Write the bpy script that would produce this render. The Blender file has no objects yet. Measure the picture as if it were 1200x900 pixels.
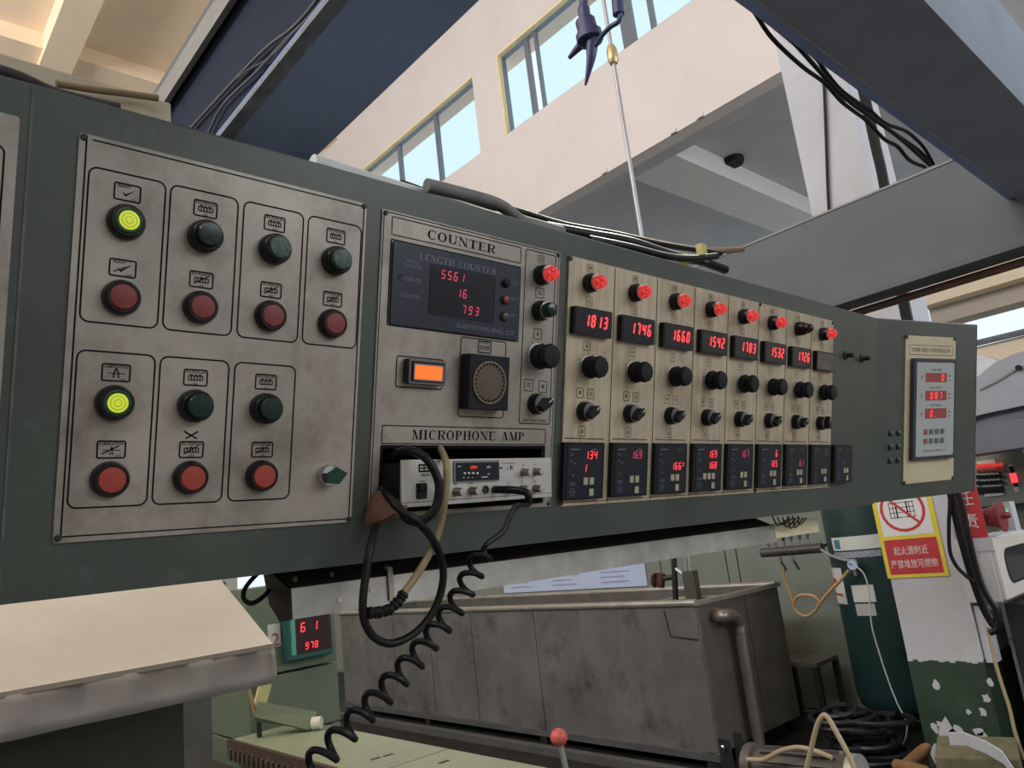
import bpy, bmesh, math, random
from mathutils import Vector, Matrix
random.seed(7)
sc = bpy.context.scene
COL = sc.collection
# ------------------------------------------------------------------ camera
F = 877.32
YAW, PIT, ROLL, TILT = (math.radians(a) for a in (47.1023, 12.2512, -6.6772, 13.3506))
ZC = 1.55
CAM = Vector((0, 0, ZC))
fw = Vector((math.cos(PIT)*math.cos(YAW), math.cos(PIT)*math.sin(YAW), math.sin(PIT)))
r0 = Vector((math.sin(YAW), -math.cos(YAW), 0)); u0 = r0.cross(fw)
rt = math.cos(ROLL)*r0 + math.sin(ROLL)*u0
up = -math.sin(ROLL)*r0 + math.cos(ROLL)*u0
cd = bpy.data.cameras.new('camera'); cam = bpy.data.objects.new('camera', cd); COL.objects.link(cam)
cd.sensor_width = 36; cd.lens = F/1200*36; cd.clip_start = .02; cd.clip_end = 200
M = Matrix((rt, up, -fw)).transposed().to_4x4(); M.translation = CAM
cam.matrix_world = M; sc.camera = cam
# ------------------------------------------------------------------ world and light
w = bpy.data.worlds.new('sky'); sc.world = w; w.use_nodes = True
bg = w.node_tree.nodes['Background']
bg.inputs[0].default_value = (.78, .93, 1.0, 1); bg.inputs[1].default_value = 1.15
def area(name, loc, rot, sx, sy, power, col=(1, 1, 1)):
    l = bpy.data.lights.new(name, 'AREA'); l.shape = 'RECTANGLE'; l.size = sx; l.size_y = sy; l.energy = power; l.color = col
    o = bpy.data.objects.new(name, l); COL.objects.link(o); o.location = loc; o.rotation_euler = rot; return o
area('window_daylight', (6.0, -6.7, 4.7), (math.radians(82), 0, math.radians(18)), 10, 3.6, 360, (.97, .98, 1))  # added area lamp at an assumed, unseen window band behind the camera
area('side_window_daylight', (-6.7, 6.0, 8.4), (math.radians(118), 0, math.radians(-90)), 16, 3.4, 1500, (1, .98, .975))  # added area lamp at an unseen window band, tilted up to brighten the ceiling
sun = bpy.data.lights.new('sun', 'SUN'); sun.energy = 2.2; sun.angle = math.radians(2); sun.color = (1, .9, .75)
so = bpy.data.objects.new('sun', sun); COL.objects.link(so); so.rotation_euler = (math.radians(48), 0, math.radians(115))
sc.view_settings.view_transform = 'Standard'; sc.view_settings.look = 'None'
sc.view_settings.gamma = 1; sc.view_settings.use_curve_mapping = False
sc.view_settings.exposure = 0.0
# ------------------------------------------------------------------ pixel -> place
def ray(x, y): return rt*((x-600)/F) - up*((y-450)/F) + fw
def onax(i, val, x, y):
    r = ray(x, y); return CAM + r*((val-CAM[i])/r[i])
def onX(X, x, y): return onax(0, X, x, y)
def onY(Y, x, y): return onax(1, Y, x, y)
def onZ(Z, x, y): return onax(2, Z, x, y)
PU = Vector((1, 0, 0)); PV = Vector((0, -math.sin(TILT), math.cos(TILT))); PN = PU.cross(PV)
PD = .84
PO = CAM - PN*PD
def frame(o, a, b, n):
    m = Matrix((a, b, n)).transposed().to_4x4(); m.translation = o; return m
PANEL = frame(PO, PU, PV, PN)
def pan(x, y, h=0):                 # a pixel on the plane h in front of the console face -> local (u, v, h)
    r = ray(x, y); k = -(PD-h)/r.dot(PN); p = r*k
    return Vector((p.dot(PU), p.dot(PV), h))
def panw(x, y, h=0): return PANEL @ pan(x, y, h)
# ------------------------------------------------------------------ materials
MATS = {}
def mat(name, col, rough=.5, metal=0, var=.12, scale=6, dirt=None, bump=0, emis=None, es=1, stretch=None, spec=.5, coat=0, rings=False, spark=False):
    if name in MATS: return MATS[name]
    m = bpy.data.materials.new(name); m.use_nodes = True; nt = m.node_tree; N = nt.nodes; L = nt.links
    b = N['Principled BSDF']; b.inputs['Roughness'].default_value = rough; b.inputs['Metallic'].default_value = metal
    b.inputs['Specular IOR Level'].default_value = spec; b.inputs['Coat Weight'].default_value = coat
    tc = N.new('ShaderNodeTexCoord'); mp = N.new('ShaderNodeMapping'); L.new(tc.outputs['Object'], mp.inputs[0])
    if stretch: mp.inputs['Scale'].default_value = stretch
    no = N.new('ShaderNodeTexNoise'); no.inputs['Scale'].default_value = scale; no.inputs['Detail'].default_value = 6; no.inputs['Roughness'].default_value = .65
    L.new(mp.outputs[0], no.inputs['Vector'])
    rp = N.new('ShaderNodeValToRGB'); L.new(no.outputs[0], rp.inputs[0])
    rp.color_ramp.elements[0].position = .3; rp.color_ramp.elements[1].position = .7
    rp.color_ramp.elements[0].color = tuple(c*(1-var) for c in col)+(1,)
    rp.color_ramp.elements[1].color = tuple(min(1, c*(1+var)) for c in col)+(1,)
    out = rp.outputs[0]
    if dirt:
        dc, lo, hi, ds = dirt
        n2 = N.new('ShaderNodeTexNoise'); n2.inputs['Scale'].default_value = ds; n2.inputs['Detail'].default_value = 8; n2.inputs['Roughness'].default_value = .7
        L.new(tc.outputs['Object'], n2.inputs['Vector'])
        r2 = N.new('ShaderNodeValToRGB'); r2.color_ramp.elements[0].position = lo; r2.color_ramp.elements[1].position = hi
        L.new(n2.outputs[0], r2.inputs[0])
        mx = N.new('ShaderNodeMixRGB'); mx.inputs[2].default_value = dc+(1,); L.new(r2.outputs[0], mx.inputs[0]); L.new(out, mx.inputs[1]); out = mx.outputs[0]
    L.new(out, b.inputs['Base Color'])
    if bump:
        bp = N.new('ShaderNodeBump'); bp.inputs['Strength'].default_value = bump; bp.inputs['Distance'].default_value = .004
        L.new(no.outputs[0], bp.inputs['Height']); L.new(bp.outputs[0], b.inputs['Normal'])
    if emis:
        b.inputs['Emission Strength'].default_value = es
        if spark:
            vo = N.new('ShaderNodeTexVoronoi'); vo.inputs['Scale'].default_value = 230; L.new(tc.outputs['Object'], vo.inputs['Vector'])
            r4 = N.new('ShaderNodeValToRGB'); r4.color_ramp.elements[0].position = .1; r4.color_ramp.elements[1].position = .75
            r4.color_ramp.elements[0].color = (1, .09, .08, 1); r4.color_ramp.elements[1].color = (.28, .008, .01, 1)
            L.new(vo.outputs['Distance'], r4.inputs[0]); L.new(r4.outputs[0], b.inputs['Emission Color'])
        elif rings:
            wv = N.new('ShaderNodeTexWave'); wv.wave_type = 'RINGS'; wv.rings_direction = 'Z'; wv.inputs['Scale'].default_value = 90
            L.new(tc.outputs['Object'], wv.inputs['Vector'])
            r3 = N.new('ShaderNodeValToRGB'); r3.color_ramp.elements[0].color = tuple(c*.45 for c in emis)+(1,); r3.color_ramp.elements[1].color = emis+(1,)
            L.new(wv.outputs[0], r3.inputs[0]); L.new(r3.outputs[0], b.inputs['Emission Color'])
        else: b.inputs['Emission Color'].default_value = emis+(1,)
    MATS[name] = m; return m
def glassmat(name, tint=(.9, .97, 1), refl=.1):
    m = bpy.data.materials.new(name); m.use_nodes = True; nt = m.node_tree; N = nt.nodes; L = nt.links
    N.remove(N['Principled BSDF']); t = N.new('ShaderNodeBsdfTransparent'); g = N.new('ShaderNodeBsdfGlossy'); x = N.new('ShaderNodeMixShader')
    t.inputs[0].default_value = tint+(1,); g.inputs['Roughness'].default_value = .05; x.inputs[0].default_value = refl
    L.new(t.outputs[0], x.inputs[1]); L.new(g.outputs[0], x.inputs[2]); L.new(x.outputs[0], N['Material Output'].inputs[0]); return m
GREEN = mat('console green enamel', (.060, .071, .062), .36, 0, .25, 4, ((.10, .11, .10), .58, .8, 20), bump=.05)
STEEL = mat('soiled engraved steel plate', (.355, .32, .28), .42, .3, .22, 6, ((.13, .105, .08), .48, .8, 8), stretch=(1, 1, 1))
STEEL2 = mat('aged brushed steel column plate', (.52, .44, .325), .42, .25, .22, 10, ((.22, .14, .07), .5, .82, 7), stretch=(8, .5, 1))
INK = mat('black engraving ink', (.010, .009, .012), .8, 0, .05, spec=.05)
INK2 = mat('worn engraving ink', (.07, .06, .055), .8, 0, .1, spec=.05)
BLACKP = mat('black plastic', (.008, .009, .013), .35, 0, .2, 20, spec=.3)
BLACKM = mat('matt black plastic', (.010, .011, .016), .6, 0, .2, 20, spec=.25)
BEZEL = mat('dark button bezel', (.009, .009, .012), .25, 0, .2, 30, spec=.4)
CHROME = mat('bright chrome ring', (.55, .55, .55), .2, 1, .1, 30)
REDL = mat('unlit red lens', (.20, .03, .03), .4, 0, .15, 40)
REDO = mat('unlit orange red lens', (.36, .05, .035), .4, 0, .15, 40)
GRNL = mat('dark green lens', (.004, .022, .020), .22, 0, .2, 40)
GRNC = mat('scuffed green lens', (.03, .06, .05), .3, 0, .9, 160, bump=.3)
LIT = mat('lit yellow green lens', (.25, .35, .02), .4, 0, .1, 20, emis=(.66, .72, .04), es=.75, rings=True)
LAMP = mat('lit red lamp lens', (.5, .02, .02), .3, 0, .5, 220, emis=(1, .03, .035), es=.8, bump=.4, spark=True)
LAMPX = mat('unlit dark lamp lens', (.03, .01, .012), .25, 0, .3, 120)
LED = mat('red led segment', (.6, .02, .03), .5, 0, .02, emis=(1, .05, .06), es=1.4)
LEDD = mat('dim red led segment', (.3, .02, .05), .5, 0, .02, emis=(.75, .05, .12), es=.62)
LEDF = mat('faint red led segment', (.15, .02, .03), .5, 0, .02, emis=(.5, .04, .06), es=.35)
AMBER = mat('lit amber window', (.6, .16, .03), .4, 0, .1, 10, emis=(1, .16, .015), es=.8)
SCREEN = mat('dark display window', (.008, .010, .022), .2, 0, .2, 4)
DFACE = mat('dark blue counter face', (.016, .020, .042), .3, 0, .2, 4)
PRINT = mat('pale screen print', (.16, .175, .23), .6, 0, .1)
PRINTW = mat('white screen print', (.6, .6, .62), .6, 0, .1)
KEY = mat('beige rubber key', (.42, .38, .28), .5, 0, .1)
BUZ = mat('brown buzzer grille', (.11, .075, .06), .5, .2, .2, 60)
FLAREBLUE = mat('blue grey painted steel', (.29, .39, .65), .65, 0, .12, 3, ((.3, .37, .52), .6, .85, 5), spec=.1)  # blue haze of lens flare put into the beam colour
SLATE = mat('slate grey painted steel', (.16, .175, .19), .6, 0, .1, 3, ((.12, .13, .14), .6, .85, 4), spec=.15)
ZINC = mat('galvanised sheet', (.5, .5, .48), .35, .6, .15, 14)
ZINCD = mat('stained galvanised sheet', (.22, .23, .23), .4, .5, .35, 10, ((.08, .08, .085), .5, .7, 18))
DARKM = mat('dark oily metal', (.03, .03, .032), .5, .3, .3, 12)
WIRE = mat('black cable rubber', (.007, .007, .009), .45, 0, .2, 40, spec=.3)
WIREB = mat('beige cable', (.28, .22, .12), .5, 0, .15, 30)
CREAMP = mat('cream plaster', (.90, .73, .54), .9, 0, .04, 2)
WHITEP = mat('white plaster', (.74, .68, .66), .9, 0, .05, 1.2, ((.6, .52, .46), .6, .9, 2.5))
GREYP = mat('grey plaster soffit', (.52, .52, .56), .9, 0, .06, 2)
CONC = mat('worn concrete floor', (.20, .195, .19), .7, 0, .3, 3, ((.08, .08, .08), .5, .75, 4))
# ------------------------------------------------------------------ mesh builder
class MB:
    def __init__(s): s.v = []; s.f = []
    def add(s, vs, fs, M=None):
        n = len(s.v); s.v += [tuple(M @ Vector(v)) if M else tuple(v) for v in vs]; s.f += [tuple(i+n for i in f) for f in fs]; return s
    def box(s, x0, x1, y0, y1, z0, z1, M=None):
        return s.add([(x0,y0,z0),(x1,y0,z0),(x1,y1,z0),(x0,y1,z0),(x0,y0,z1),(x1,y0,z1),(x1,y1,z1),(x0,y1,z1)],
              [(0,3,2,1),(4,5,6,7),(0,1,5,4),(1,2,6,5),(2,3,7,6),(3,0,4,7)], M)
    def prism(s, poly, z0, z1, M=None):          # polygon in xy, extruded in z
        n = len(poly)
        return s.add([(x,y,z0) for x,y in poly]+[(x,y,z1) for x,y in poly],
              [tuple(range(n-1,-1,-1)), tuple(range(n,2*n))]+[(i,(i+1)%n,(i+1)%n+n,i+n) for i in range(n)], M)
    def loft(s, A, B):                            # two polygons of 3D points
        n = len(A)
        return s.add(list(A)+list(B), [tuple(range(n-1,-1,-1)), tuple(range(n,2*n))]+[(i,(i+1)%n,(i+1)%n+n,i+n) for i in range(n)])
    def lathe(s, prof, n=24, c=(0,0), M=None, scallop=0, teeth=0):
        vs = []; fs = []; m = len(prof)
        for i in range(n):
            a = 2*math.pi*i/n
            for j,(r,z) in enumerate(prof):
                q = r*(1-scallop*(.5-.5*math.cos(teeth*a))) if teeth else r
                vs.append((c[0]+q*math.cos(a), c[1]+q*math.sin(a), z))
        for i in range(n):
            k = (i+1)%n
            for j in range(m-1): fs.append((i*m+j, k*m+j, k*m+j+1, i*m+j+1))
        fs.append(tuple(i*m+m-1 for i in range(n))); fs.append(tuple(i*m for i in range(n-1,-1,-1)))
        return s.add(vs, fs, M)
    def cyl(s, p, q, r, n=12, r2=None):
        return s.tube([p, q], r, n, r2=r2)
    def tube(s, pts, r, n=8, r2=None, radii=None, closed=False):
        pts = [Vector(p) for p in pts]; m = len(pts); vs = []; fs = []
        t = (pts[1]-pts[0]).normalized(); a = t.orthogonal().normalized()
        for i in range(m):
            t = (pts[min(i+1,m-1)]-pts[max(i-1,0)]).normalized()
            a = (a-t*a.dot(t)).normalized(); b = t.cross(a)
            rr = radii[i] if radii else (r+(r2-r)*i/(m-1) if r2 is not None else r)
            for k in range(n):
                an = 2*math.pi*k/n; vs.append(pts[i]+(a*math.cos(an)+b*math.sin(an))*rr)
        for i in range(m-1):
            for k in range(n): fs.append((i*n+k, i*n+(k+1)%n, (i+1)*n+(k+1)%n, (i+1)*n+k))
        fs.append(tuple(range(n-1,-1,-1))); fs.append(tuple((m-1)*n+k for k in range(n)))
        return s.add(vs, fs)
    def rpoly(s, x0, x1, y0, y1, r, seg=5):
        P = []
        for cx,cy,a0 in ((x1-r,y1-r,0),(x0+r,y1-r,90),(x0+r,y0+r,180),(x1-r,y0+r,270)):
            for i in range(seg+1):
                a = math.radians(a0+90*i/seg); P.append((cx+r*math.cos(a), cy+r*math.sin(a)))
        return P
    def rbox(s, x0, x1, y0, y1, r, z0, z1, M=None): return s.prism(s.rpoly(x0,x1,y0,y1,r), z0, z1, M)
    def ring(s, x0, x1, y0, y1, r, wd, z, M=None):   # engraved rounded outline
        A = s.rpoly(x0,x1,y0,y1,r); B = s.rpoly(x0+wd,x1-wd,y0+wd,y1-wd,max(r-wd,.0003)); n = len(A)
        return s.add([(x,y,z) for x,y in A]+[(x,y,z) for x,y in B], [(i,(i+1)%n,(i+1)%n+n,i+n) for i in range(n)], M)
    def line(s, pts, wd, z, M=None):
        for (x0,y0),(x1,y1) in zip(pts, pts[1:]):
            dx,dy = x1-x0,y1-y0; l = math.hypot(dx,dy) or 1; nx,ny = -dy/l*wd/2, dx/l*wd/2
            s.add([(x0+nx,y0+ny,z),(x0-nx,y0-ny,z),(x1-nx,y1-ny,z),(x1+nx,y1+ny,z)], [(0,1,2,3)], M)
        return s
    def disc(s, cx, cy, r, z, n=20, M=None):
        return s.add([(cx+r*math.cos(2*math.pi*i/n), cy+r*math.sin(2*math.pi*i/n), z) for i in range(n)], [tuple(range(n))], M)
    def mesh(s, name, material, smooth=False):
        me = bpy.data.meshes.new(name); me.from_pydata(s.v, [], s.f); me.update()
        bm = bmesh.new(); bm.from_mesh(me); bmesh.ops.recalc_face_normals(bm, faces=bm.faces) if not getattr(s,'flat',False) else None; bm.to_mesh(me); bm.free()
        me.materials.append(material)
        if smooth:
            for p in me.polygons: p.use_smooth = True
            me.set_sharp_from_angle(angle=math.radians(40))
        return me
    def build(s, name, material, parent=None, smooth=False, bevel=0, loc=None):
        return obj(name, s.mesh(name, material, smooth), parent, bevel, loc)
def obj(name, me, parent=None, bevel=0, loc=None):
    o = bpy.data.objects.new(name, me); COL.objects.link(o)
    if parent: o.parent = parent
    if loc: o.location = loc
    if bevel:
        b = o.modifiers.new('bevel', 'BEVEL'); b.width = bevel; b.segments = 2; b.limit_method = 'ANGLE'; b.angle_limit = math.radians(40)
    return o
def tag(o, label, cat, group=None, kind=None):
    if label: o['label'] = label
    if cat: o['category'] = cat
    if group: o['group'] = group
    if kind: o['kind'] = kind
    return o
def thing(name, label, cat, mtx=None, group=None):
    o = bpy.data.objects.new(name, None); COL.objects.link(o); o.empty_display_size = .05
    if mtx is not None:
        o.matrix_world = mtx if isinstance(mtx, Matrix) else Matrix.Translation(mtx)
    return tag(o, label, cat, group)
def copy_tree(o, parent=None, loc=None):
    c = o.copy(); COL.objects.link(c); c.parent = parent
    if loc is not None: c.location = loc
    for ch in [k for k in bpy.data.objects if k.parent == o]: copy_tree(ch, c)
    return c
def struct(o): o['kind'] = 'structure'; return o
def spline(pts, n=8):
    P = [Vector(p) for p in pts]; P = [P[0]*2-P[1]]+P+[P[-1]*2-P[-2]]; out = []
    for i in range(1, len(P)-2):
        for k in range(n):
            t = k/n; a,b,c,d = P[i-1],P[i],P[i+1],P[i+2]
            out.append(.5*((2*b)+(c-a)*t+(2*a-5*b+4*c-d)*t*t+(3*b-a-3*c+d)*t**3))
    return out+[P[-2]]
# text: seven segments, drawn serif capitals, plain lettering
SEG = {'0':'abcdef','1':'bc','2':'abged','3':'abgcd','4':'fgbc','5':'afgcd','6':'afgedc','7':'abc','8':'abcdefg','9':'abcdfg',' ':''}
def seg7(mb, txt, x, y, h, z, wd=.55, adv=.8, th=.13, slant=.14, M=None):
    W = h*wd; t = h*th
    def q(p): return (x+p[0]+slant*p[1], y+p[1], z)
    for ch in txt:
        if ch == '.':
            mb.add([q((-.22*h*.5,0)),q((-.22*h*.5+t,0)),q((-.22*h*.5+t,t)),q((-.22*h*.5,t))],[(0,1,2,3)],M); continue
        for s_ in SEG.get(ch, ''):
            g = t*.12
            R = {'a':(t*.6,h-t,W-t*.6,h),'g':(t*.6,h/2-t/2,W-t*.6,h/2+t/2),'d':(t*.6,0,W-t*.6,t),'b':(W-t,h/2+g,W,h-t*.5),'c':(W-t,t*.5,W,h/2-g),'f':(0,h/2+g,t,h-t*.5),'e':(0,t*.5,t,h/2-g)}[s_]
            mb.add([q((R[0],R[1])),q((R[2],R[1])),q((R[2],R[3])),q((R[0],R[3]))],[(0,1,2,3)],M)
        x += h*adv
    return mb
def serif(mb, txt, x0, x1, y, h, z):
    wid = {'I':.42,'M':1.0,'T':.78,'L':.7,'E':.74,' ':.5,'N':.86,'H':.86,'U':.84,'C':.76,'G':.84,'O':.82,'R':.82,'P':.74,'A':.84}
    tot = sum(wid[c]+.14 for c in txt)-.14; k = (x1-x0)/tot; S = .19; s = .075; x = x0
    def r(a,b,c,d): mb.add([(x+a*k,y+b*h,z),(x+c*k,y+b*h,z),(x+c*k,y+d*h,z),(x+a*k,y+d*h,z)],[(0,1,2,3)])
    def dg(p,q,wd): 
        mb.add([(x+(p[0])*k,y+p[1]*h,z),(x+(p[0]+wd)*k,y+p[1]*h,z),(x+(q[0]+wd)*k,y+q[1]*h,z),(x+q[0]*k,y+q[1]*h,z)],[(0,1,2,3)])
    def arc(cx,cy,rx,ry,a0,a1,thick=S,n=18):
        for i in range(n):
            A = [math.radians(a0+(a1-a0)*(i+e)/n) for e in (0,1)]
            vs = []
            for a in A:
                ti = s+(thick-s)*abs(math.cos(a))
                vs += [(cx+rx*math.cos(a),cy+ry*math.sin(a)),(cx+(rx-ti)*math.cos(a),cy+(ry-s*1.2)*math.sin(a))]
            mb.add([(x+p*k,y+q*h,z) for p,q in (vs[0],vs[1],vs[3],vs[2])],[(0,1,2,3)])
    def stem(a, sw=.09, top=True, bot=True, wd=S):
        r(a,0,a+wd,1)
        if bot: r(a-sw,0,a+wd+sw,s)
        if top: r(a-sw,1-s,a+wd+sw,1)
    for c in txt:
        W = wid[c]
        if c == 'O': arc(W/2,.5,W/2,.52,0,360,n=30)
        elif c in 'CG':
            arc(W/2,.5,W/2,.52,48,312,n=26); r(W-.09,.66,W-.04,1)
            if c == 'G': r(W-.2,0,W-.05,.4); r(W-.3,.38,W+.02,.43)
            else: r(W-.09,.1,W-.05,.25)
        elif c == 'U': stem(.08,bot=False) if False else r(.08,.28,.08+S,1); r(0,1-s,.32,1); r(W-.14,.28,W-.08,1); r(W-.24,1-s,W,1); arc(W/2-.005,.3,W/2-.075,.32,180,360)
        elif c == 'N': r(.1,0,.15,1); r(0,0,.26,s); r(W-.14,0,W-.09,1); r(W-.24,1-s,W,1); dg((W-.22,0),(.06,1),S); r(0,1-s,.2,1)
        elif c == 'M': r(.1,0,.15,1); r(0,0,.26,s); stem(W-.24,.08); dg((.44,0),(.1,1),S*.9); dg((.46,0),(W-.16,1),.05); r(0,1-s,.2,1)
        elif c == 'T': stem(W/2-S/2,top=False); r(0,1-s,W,1); r(0,.74,.05,1); r(W-.05,.74,W,1)
        elif c == 'E': stem(.09); r(.09,0,W,s); r(.09,1-s,W-.03,1); r(W-.05,0,W,.28); r(W-.08,.74,W-.03,1); r(.2,.49,W-.2,.53); r(W-.24,.4,W-.19,.62)
        elif c == 'L': stem(.09); r(.09,0,W,s); r(W-.05,0,W,.3)
        elif c == 'I': stem(W/2-S/2,.1)
        elif c == 'H': stem(.09,.08); stem(W-.24,.08); r(.2,.48,W-.2,.53)
        elif c in 'RP':
            stem(.09); arc(W-.36,.74,.34,.26,-90,90); r(.2,1-s,W-.35,1); r(.2,.48,W-.35,.53)
            if c == 'R': dg((W-.18,0),(.36,.5),S); r(W-.18,0,W+.04,s)
        elif c == 'A': dg((.1,0),(W/2-.03,1),.055); dg((W-.26,0),(W/2-.08,1),S); r(.2,.3,W-.25,.35); r(0,0,.26,s); r(W-.32,0,W,s)
        x += (W+.14)*k
    return mb
def font(name, txt, h, material, parent, p, width=None, M=None, bold=0, align='CENTER'):
    cu = bpy.data.curves.new(name, 'FONT'); cu.body = txt; cu.size = 1; cu.align_x = align; cu.align_y = 'CENTER'; cu.offset = bold; cu.resolution_u = 2
    t = bpy.data.objects.new(name, cu); COL.objects.link(t)
    dg = bpy.context.evaluated_depsgraph_get(); me = bpy.data.meshes.new_from_object(t.evaluated_get(dg)); me.name = name
    bpy.data.objects.remove(t); bpy.data.curves.remove(cu)
    xs = [v.co.x for v in me.vertices]; ys = [v.co.y for v in me.vertices]
    wx = max(xs)-min(xs); hy = max(ys)-min(ys); ky = h/hy; kx = width/wx if width else ky
    cx, cy = (max(xs)+min(xs))/2, (max(ys)+min(ys))/2
    for v in me.vertices:
        c = Vector(((v.co.x-cx)*kx+p[0], (v.co.y-cy)*ky+p[1], p[2])); v.co = M @ c if M else c
    me.materials.clear(); me.materials.append(material); me.update()
    return obj(name, me, parent)
mm = .001
# ================================================================== the building
def sbox(name, m, *b, bevel=0):
    return struct(MB().box(*b).build(name, m, None, bevel=bevel))
sbox('floor', CONC, -7, 19, -7, 20, -.15, 0)
sbox('floor_plate', mat('oily black floor plate', (.022, .021, .02), .6, 0, .4, 5, spec=.2), -2.5, 5.9, 1.3, 13.0, .0005, .006)  # added dark slab, stands in for the shade under the tank
XW, ZS, ZT = 8.0, 6.63, 11.25          # clerestory wall, its lower edge, the high ceiling
WIN = [(8.06, 3.72), (12.5, 8.72), (17.2, 13.2)]
Z0, Z1 = 8.25, 9.78
wl = MB().box(XW, XW+.24, -7, 20, ZS, Z0).box(XW, XW+.24, -7, 20, Z1, ZT)
edges = [20, 17.2, 13.2, 12.5, 8.72, 8.06, 3.72, -7]
for a, b in zip(edges[::2], edges[1::2]): wl.box(XW, XW+.24, b, a, Z0, Z1)
struct(wl.build('wall_clerestory', WHITEP))
ceil_ = sbox('ceiling', CREAMP, -7, XW+.24, -7, 20, ZT, ZT+.2)
WFR = mat('grey blue window frame', (.20, .23, .28), .4, .3, .1, 10)
WREV = mat('cream window reveal', (.85, .72, .46), .8, 0, .05)
GLASS = glassmat('window glass', (.93, .99, 1), .06)
for i, (ya, yb) in enumerate(WIN):
    fr = MB(); t = .07
    X0, X1 = XW+.08, XW+.16
    fr.box(X0, X1, yb, ya, Z0, Z0+t).box(X0, X1, yb, ya, Z1-t, Z1).box(X0, X1, yb, yb+t, Z0, Z1).box(X0, X1, ya-t, ya, Z0, Z1)
    root = struct(fr.build('window_%d' % (i+1), WFR))
    muls = [(7.42, .09), (7.2, .05), (5.42, .22), (5.0, .07)] if i == 0 else [ya-(ya-yb)*k/3 for k in (1, 2)]
    muls = [m if isinstance(m, tuple) else (m, .1) for m in muls]
    for y, wd in muls: MB().box(X0+.01, X1-.01, y-wd/2, y+wd/2, Z0+t, Z1-t).build('mullion', WFR, root)
    ys = [ya-t]+[y for y, _ in muls]+[yb+t]
    for a, b in zip(ys, ys[1:]):
        if a-b > .3: MB().box(X0+.035, X0+.043, b, a, Z0+t, Z1-t).build('pane', GLASS, root)
    rv = MB().box(XW-.01, XW+.079, ya-.05, ya-.001, Z0+.001, Z1-.001).box(XW-.01, XW+.079, yb+.001, ya-.05, Z1-.05, Z1-.001)
    rv.build('reveal', WREV, root)
sbox('trim_1', mat('pinkish eave render', (.85, .70, .60), .9, 0, .04), XW+.24, XW+.52, -7, 20, Z1+.02, Z1+.3)   # eave outside the windows
# high ceiling ribs
for k, (x0, x1) in enumerate(((onZ(ZT-.45, 75, 0).x, onZ(ZT-.45, 75, 0).x+.5), (4.9, 5.35))): sbox('trim_%d' % (k+2), CREAMP, x0, x1, -7, 20, ZT-.45, ZT)
for k, (y0, y1) in enumerate(((onZ(ZT-.3, 120, 78).y, onZ(ZT-.3, 120, 78).y+.5), (17, 17.5))): sbox('trim_%d' % (k+4), CREAMP, -7, XW, y0, y1, ZT-.3, ZT)
# low bay behind the clerestory: edge band, recessed soffit and cross ribs
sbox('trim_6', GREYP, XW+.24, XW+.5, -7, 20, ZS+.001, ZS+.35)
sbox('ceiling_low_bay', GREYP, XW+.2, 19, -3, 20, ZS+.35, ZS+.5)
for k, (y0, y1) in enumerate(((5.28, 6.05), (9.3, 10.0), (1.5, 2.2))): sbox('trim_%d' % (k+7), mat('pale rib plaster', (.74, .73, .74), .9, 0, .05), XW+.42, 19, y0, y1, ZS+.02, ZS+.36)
for k, (px, py) in enumerate(((709, 203), (821, 137), (790, 157))):
    p = onX(XW, px, py); o = MB().box(XW-.03, XW+.03, p.y-.05, p.y+.05, ZS+.0, ZS+.06).build('conduit_clip', WHITEP, None, bevel=.008)
    tag(o, ('small white conduit clip on the clerestory wall edge just above the console cables', 'small white conduit clip on the wall edge closest to the tall white duct', 'small white conduit clip on the wall edge beside the hanging rod')[k], 'clip', 'conduit clips under the clerestory wall')
p = onZ(ZS+.35, 859, 186)
tag(MB().lathe([(.14, -.1), (.16, -.06), (.16, 0)], 16, (p.x, p.y), Matrix.Translation((0, 0, ZS+.35))).build('smoke_detector', BLACKM, smooth=True), 'small round black detector fixed to the grey soffit', 'detector')
# far ends of the low bay
sbox('wall_far', mat('far wall render', (.62, .58, .52), .9, 0, .05), 18.8, 19, -3, 20, 0, 2.6)
# the hall goes on behind the operator: two walls with long window bands
HW = mat('hall wall render', (.55, .52, .46), .9, 0, .05)
struct(MB().box(-7.2, 19, -7.2, -7, 0, 2.6).box(-7.2, 19, -7.2, -7, 6.8, ZT+.2).box(-7.2, -4, -7.2, -7, 2.6, 6.8).box(18, 19, -7.2, -7, 2.6, 6.8).build('wall_rear', HW))
struct(MB().box(-7.2, -7, -7, 20, 0, 6.6).box(-7.2, -7, -7, 20, 10.2, ZT+.2).box(-7.2, -7, -7, -3, 6.6, 10.2).box(-7.2, -7, 15, 20, 6.6, 10.2).build('wall_side', HW))
sbox('wall_end', HW, -7, XW, 20, 20.2, 0, ZT)
# ================================================================== the overhead control console
console = thing('control_console', 'long dark green overhead control console with engraved steel plates of buttons and meters', 'control panel', PANEL)
VT, VB = .296, -.192
LU = -.62                              # left end, out of the picture
BU = 2.047                             # where the wing folds towards the operator
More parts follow.
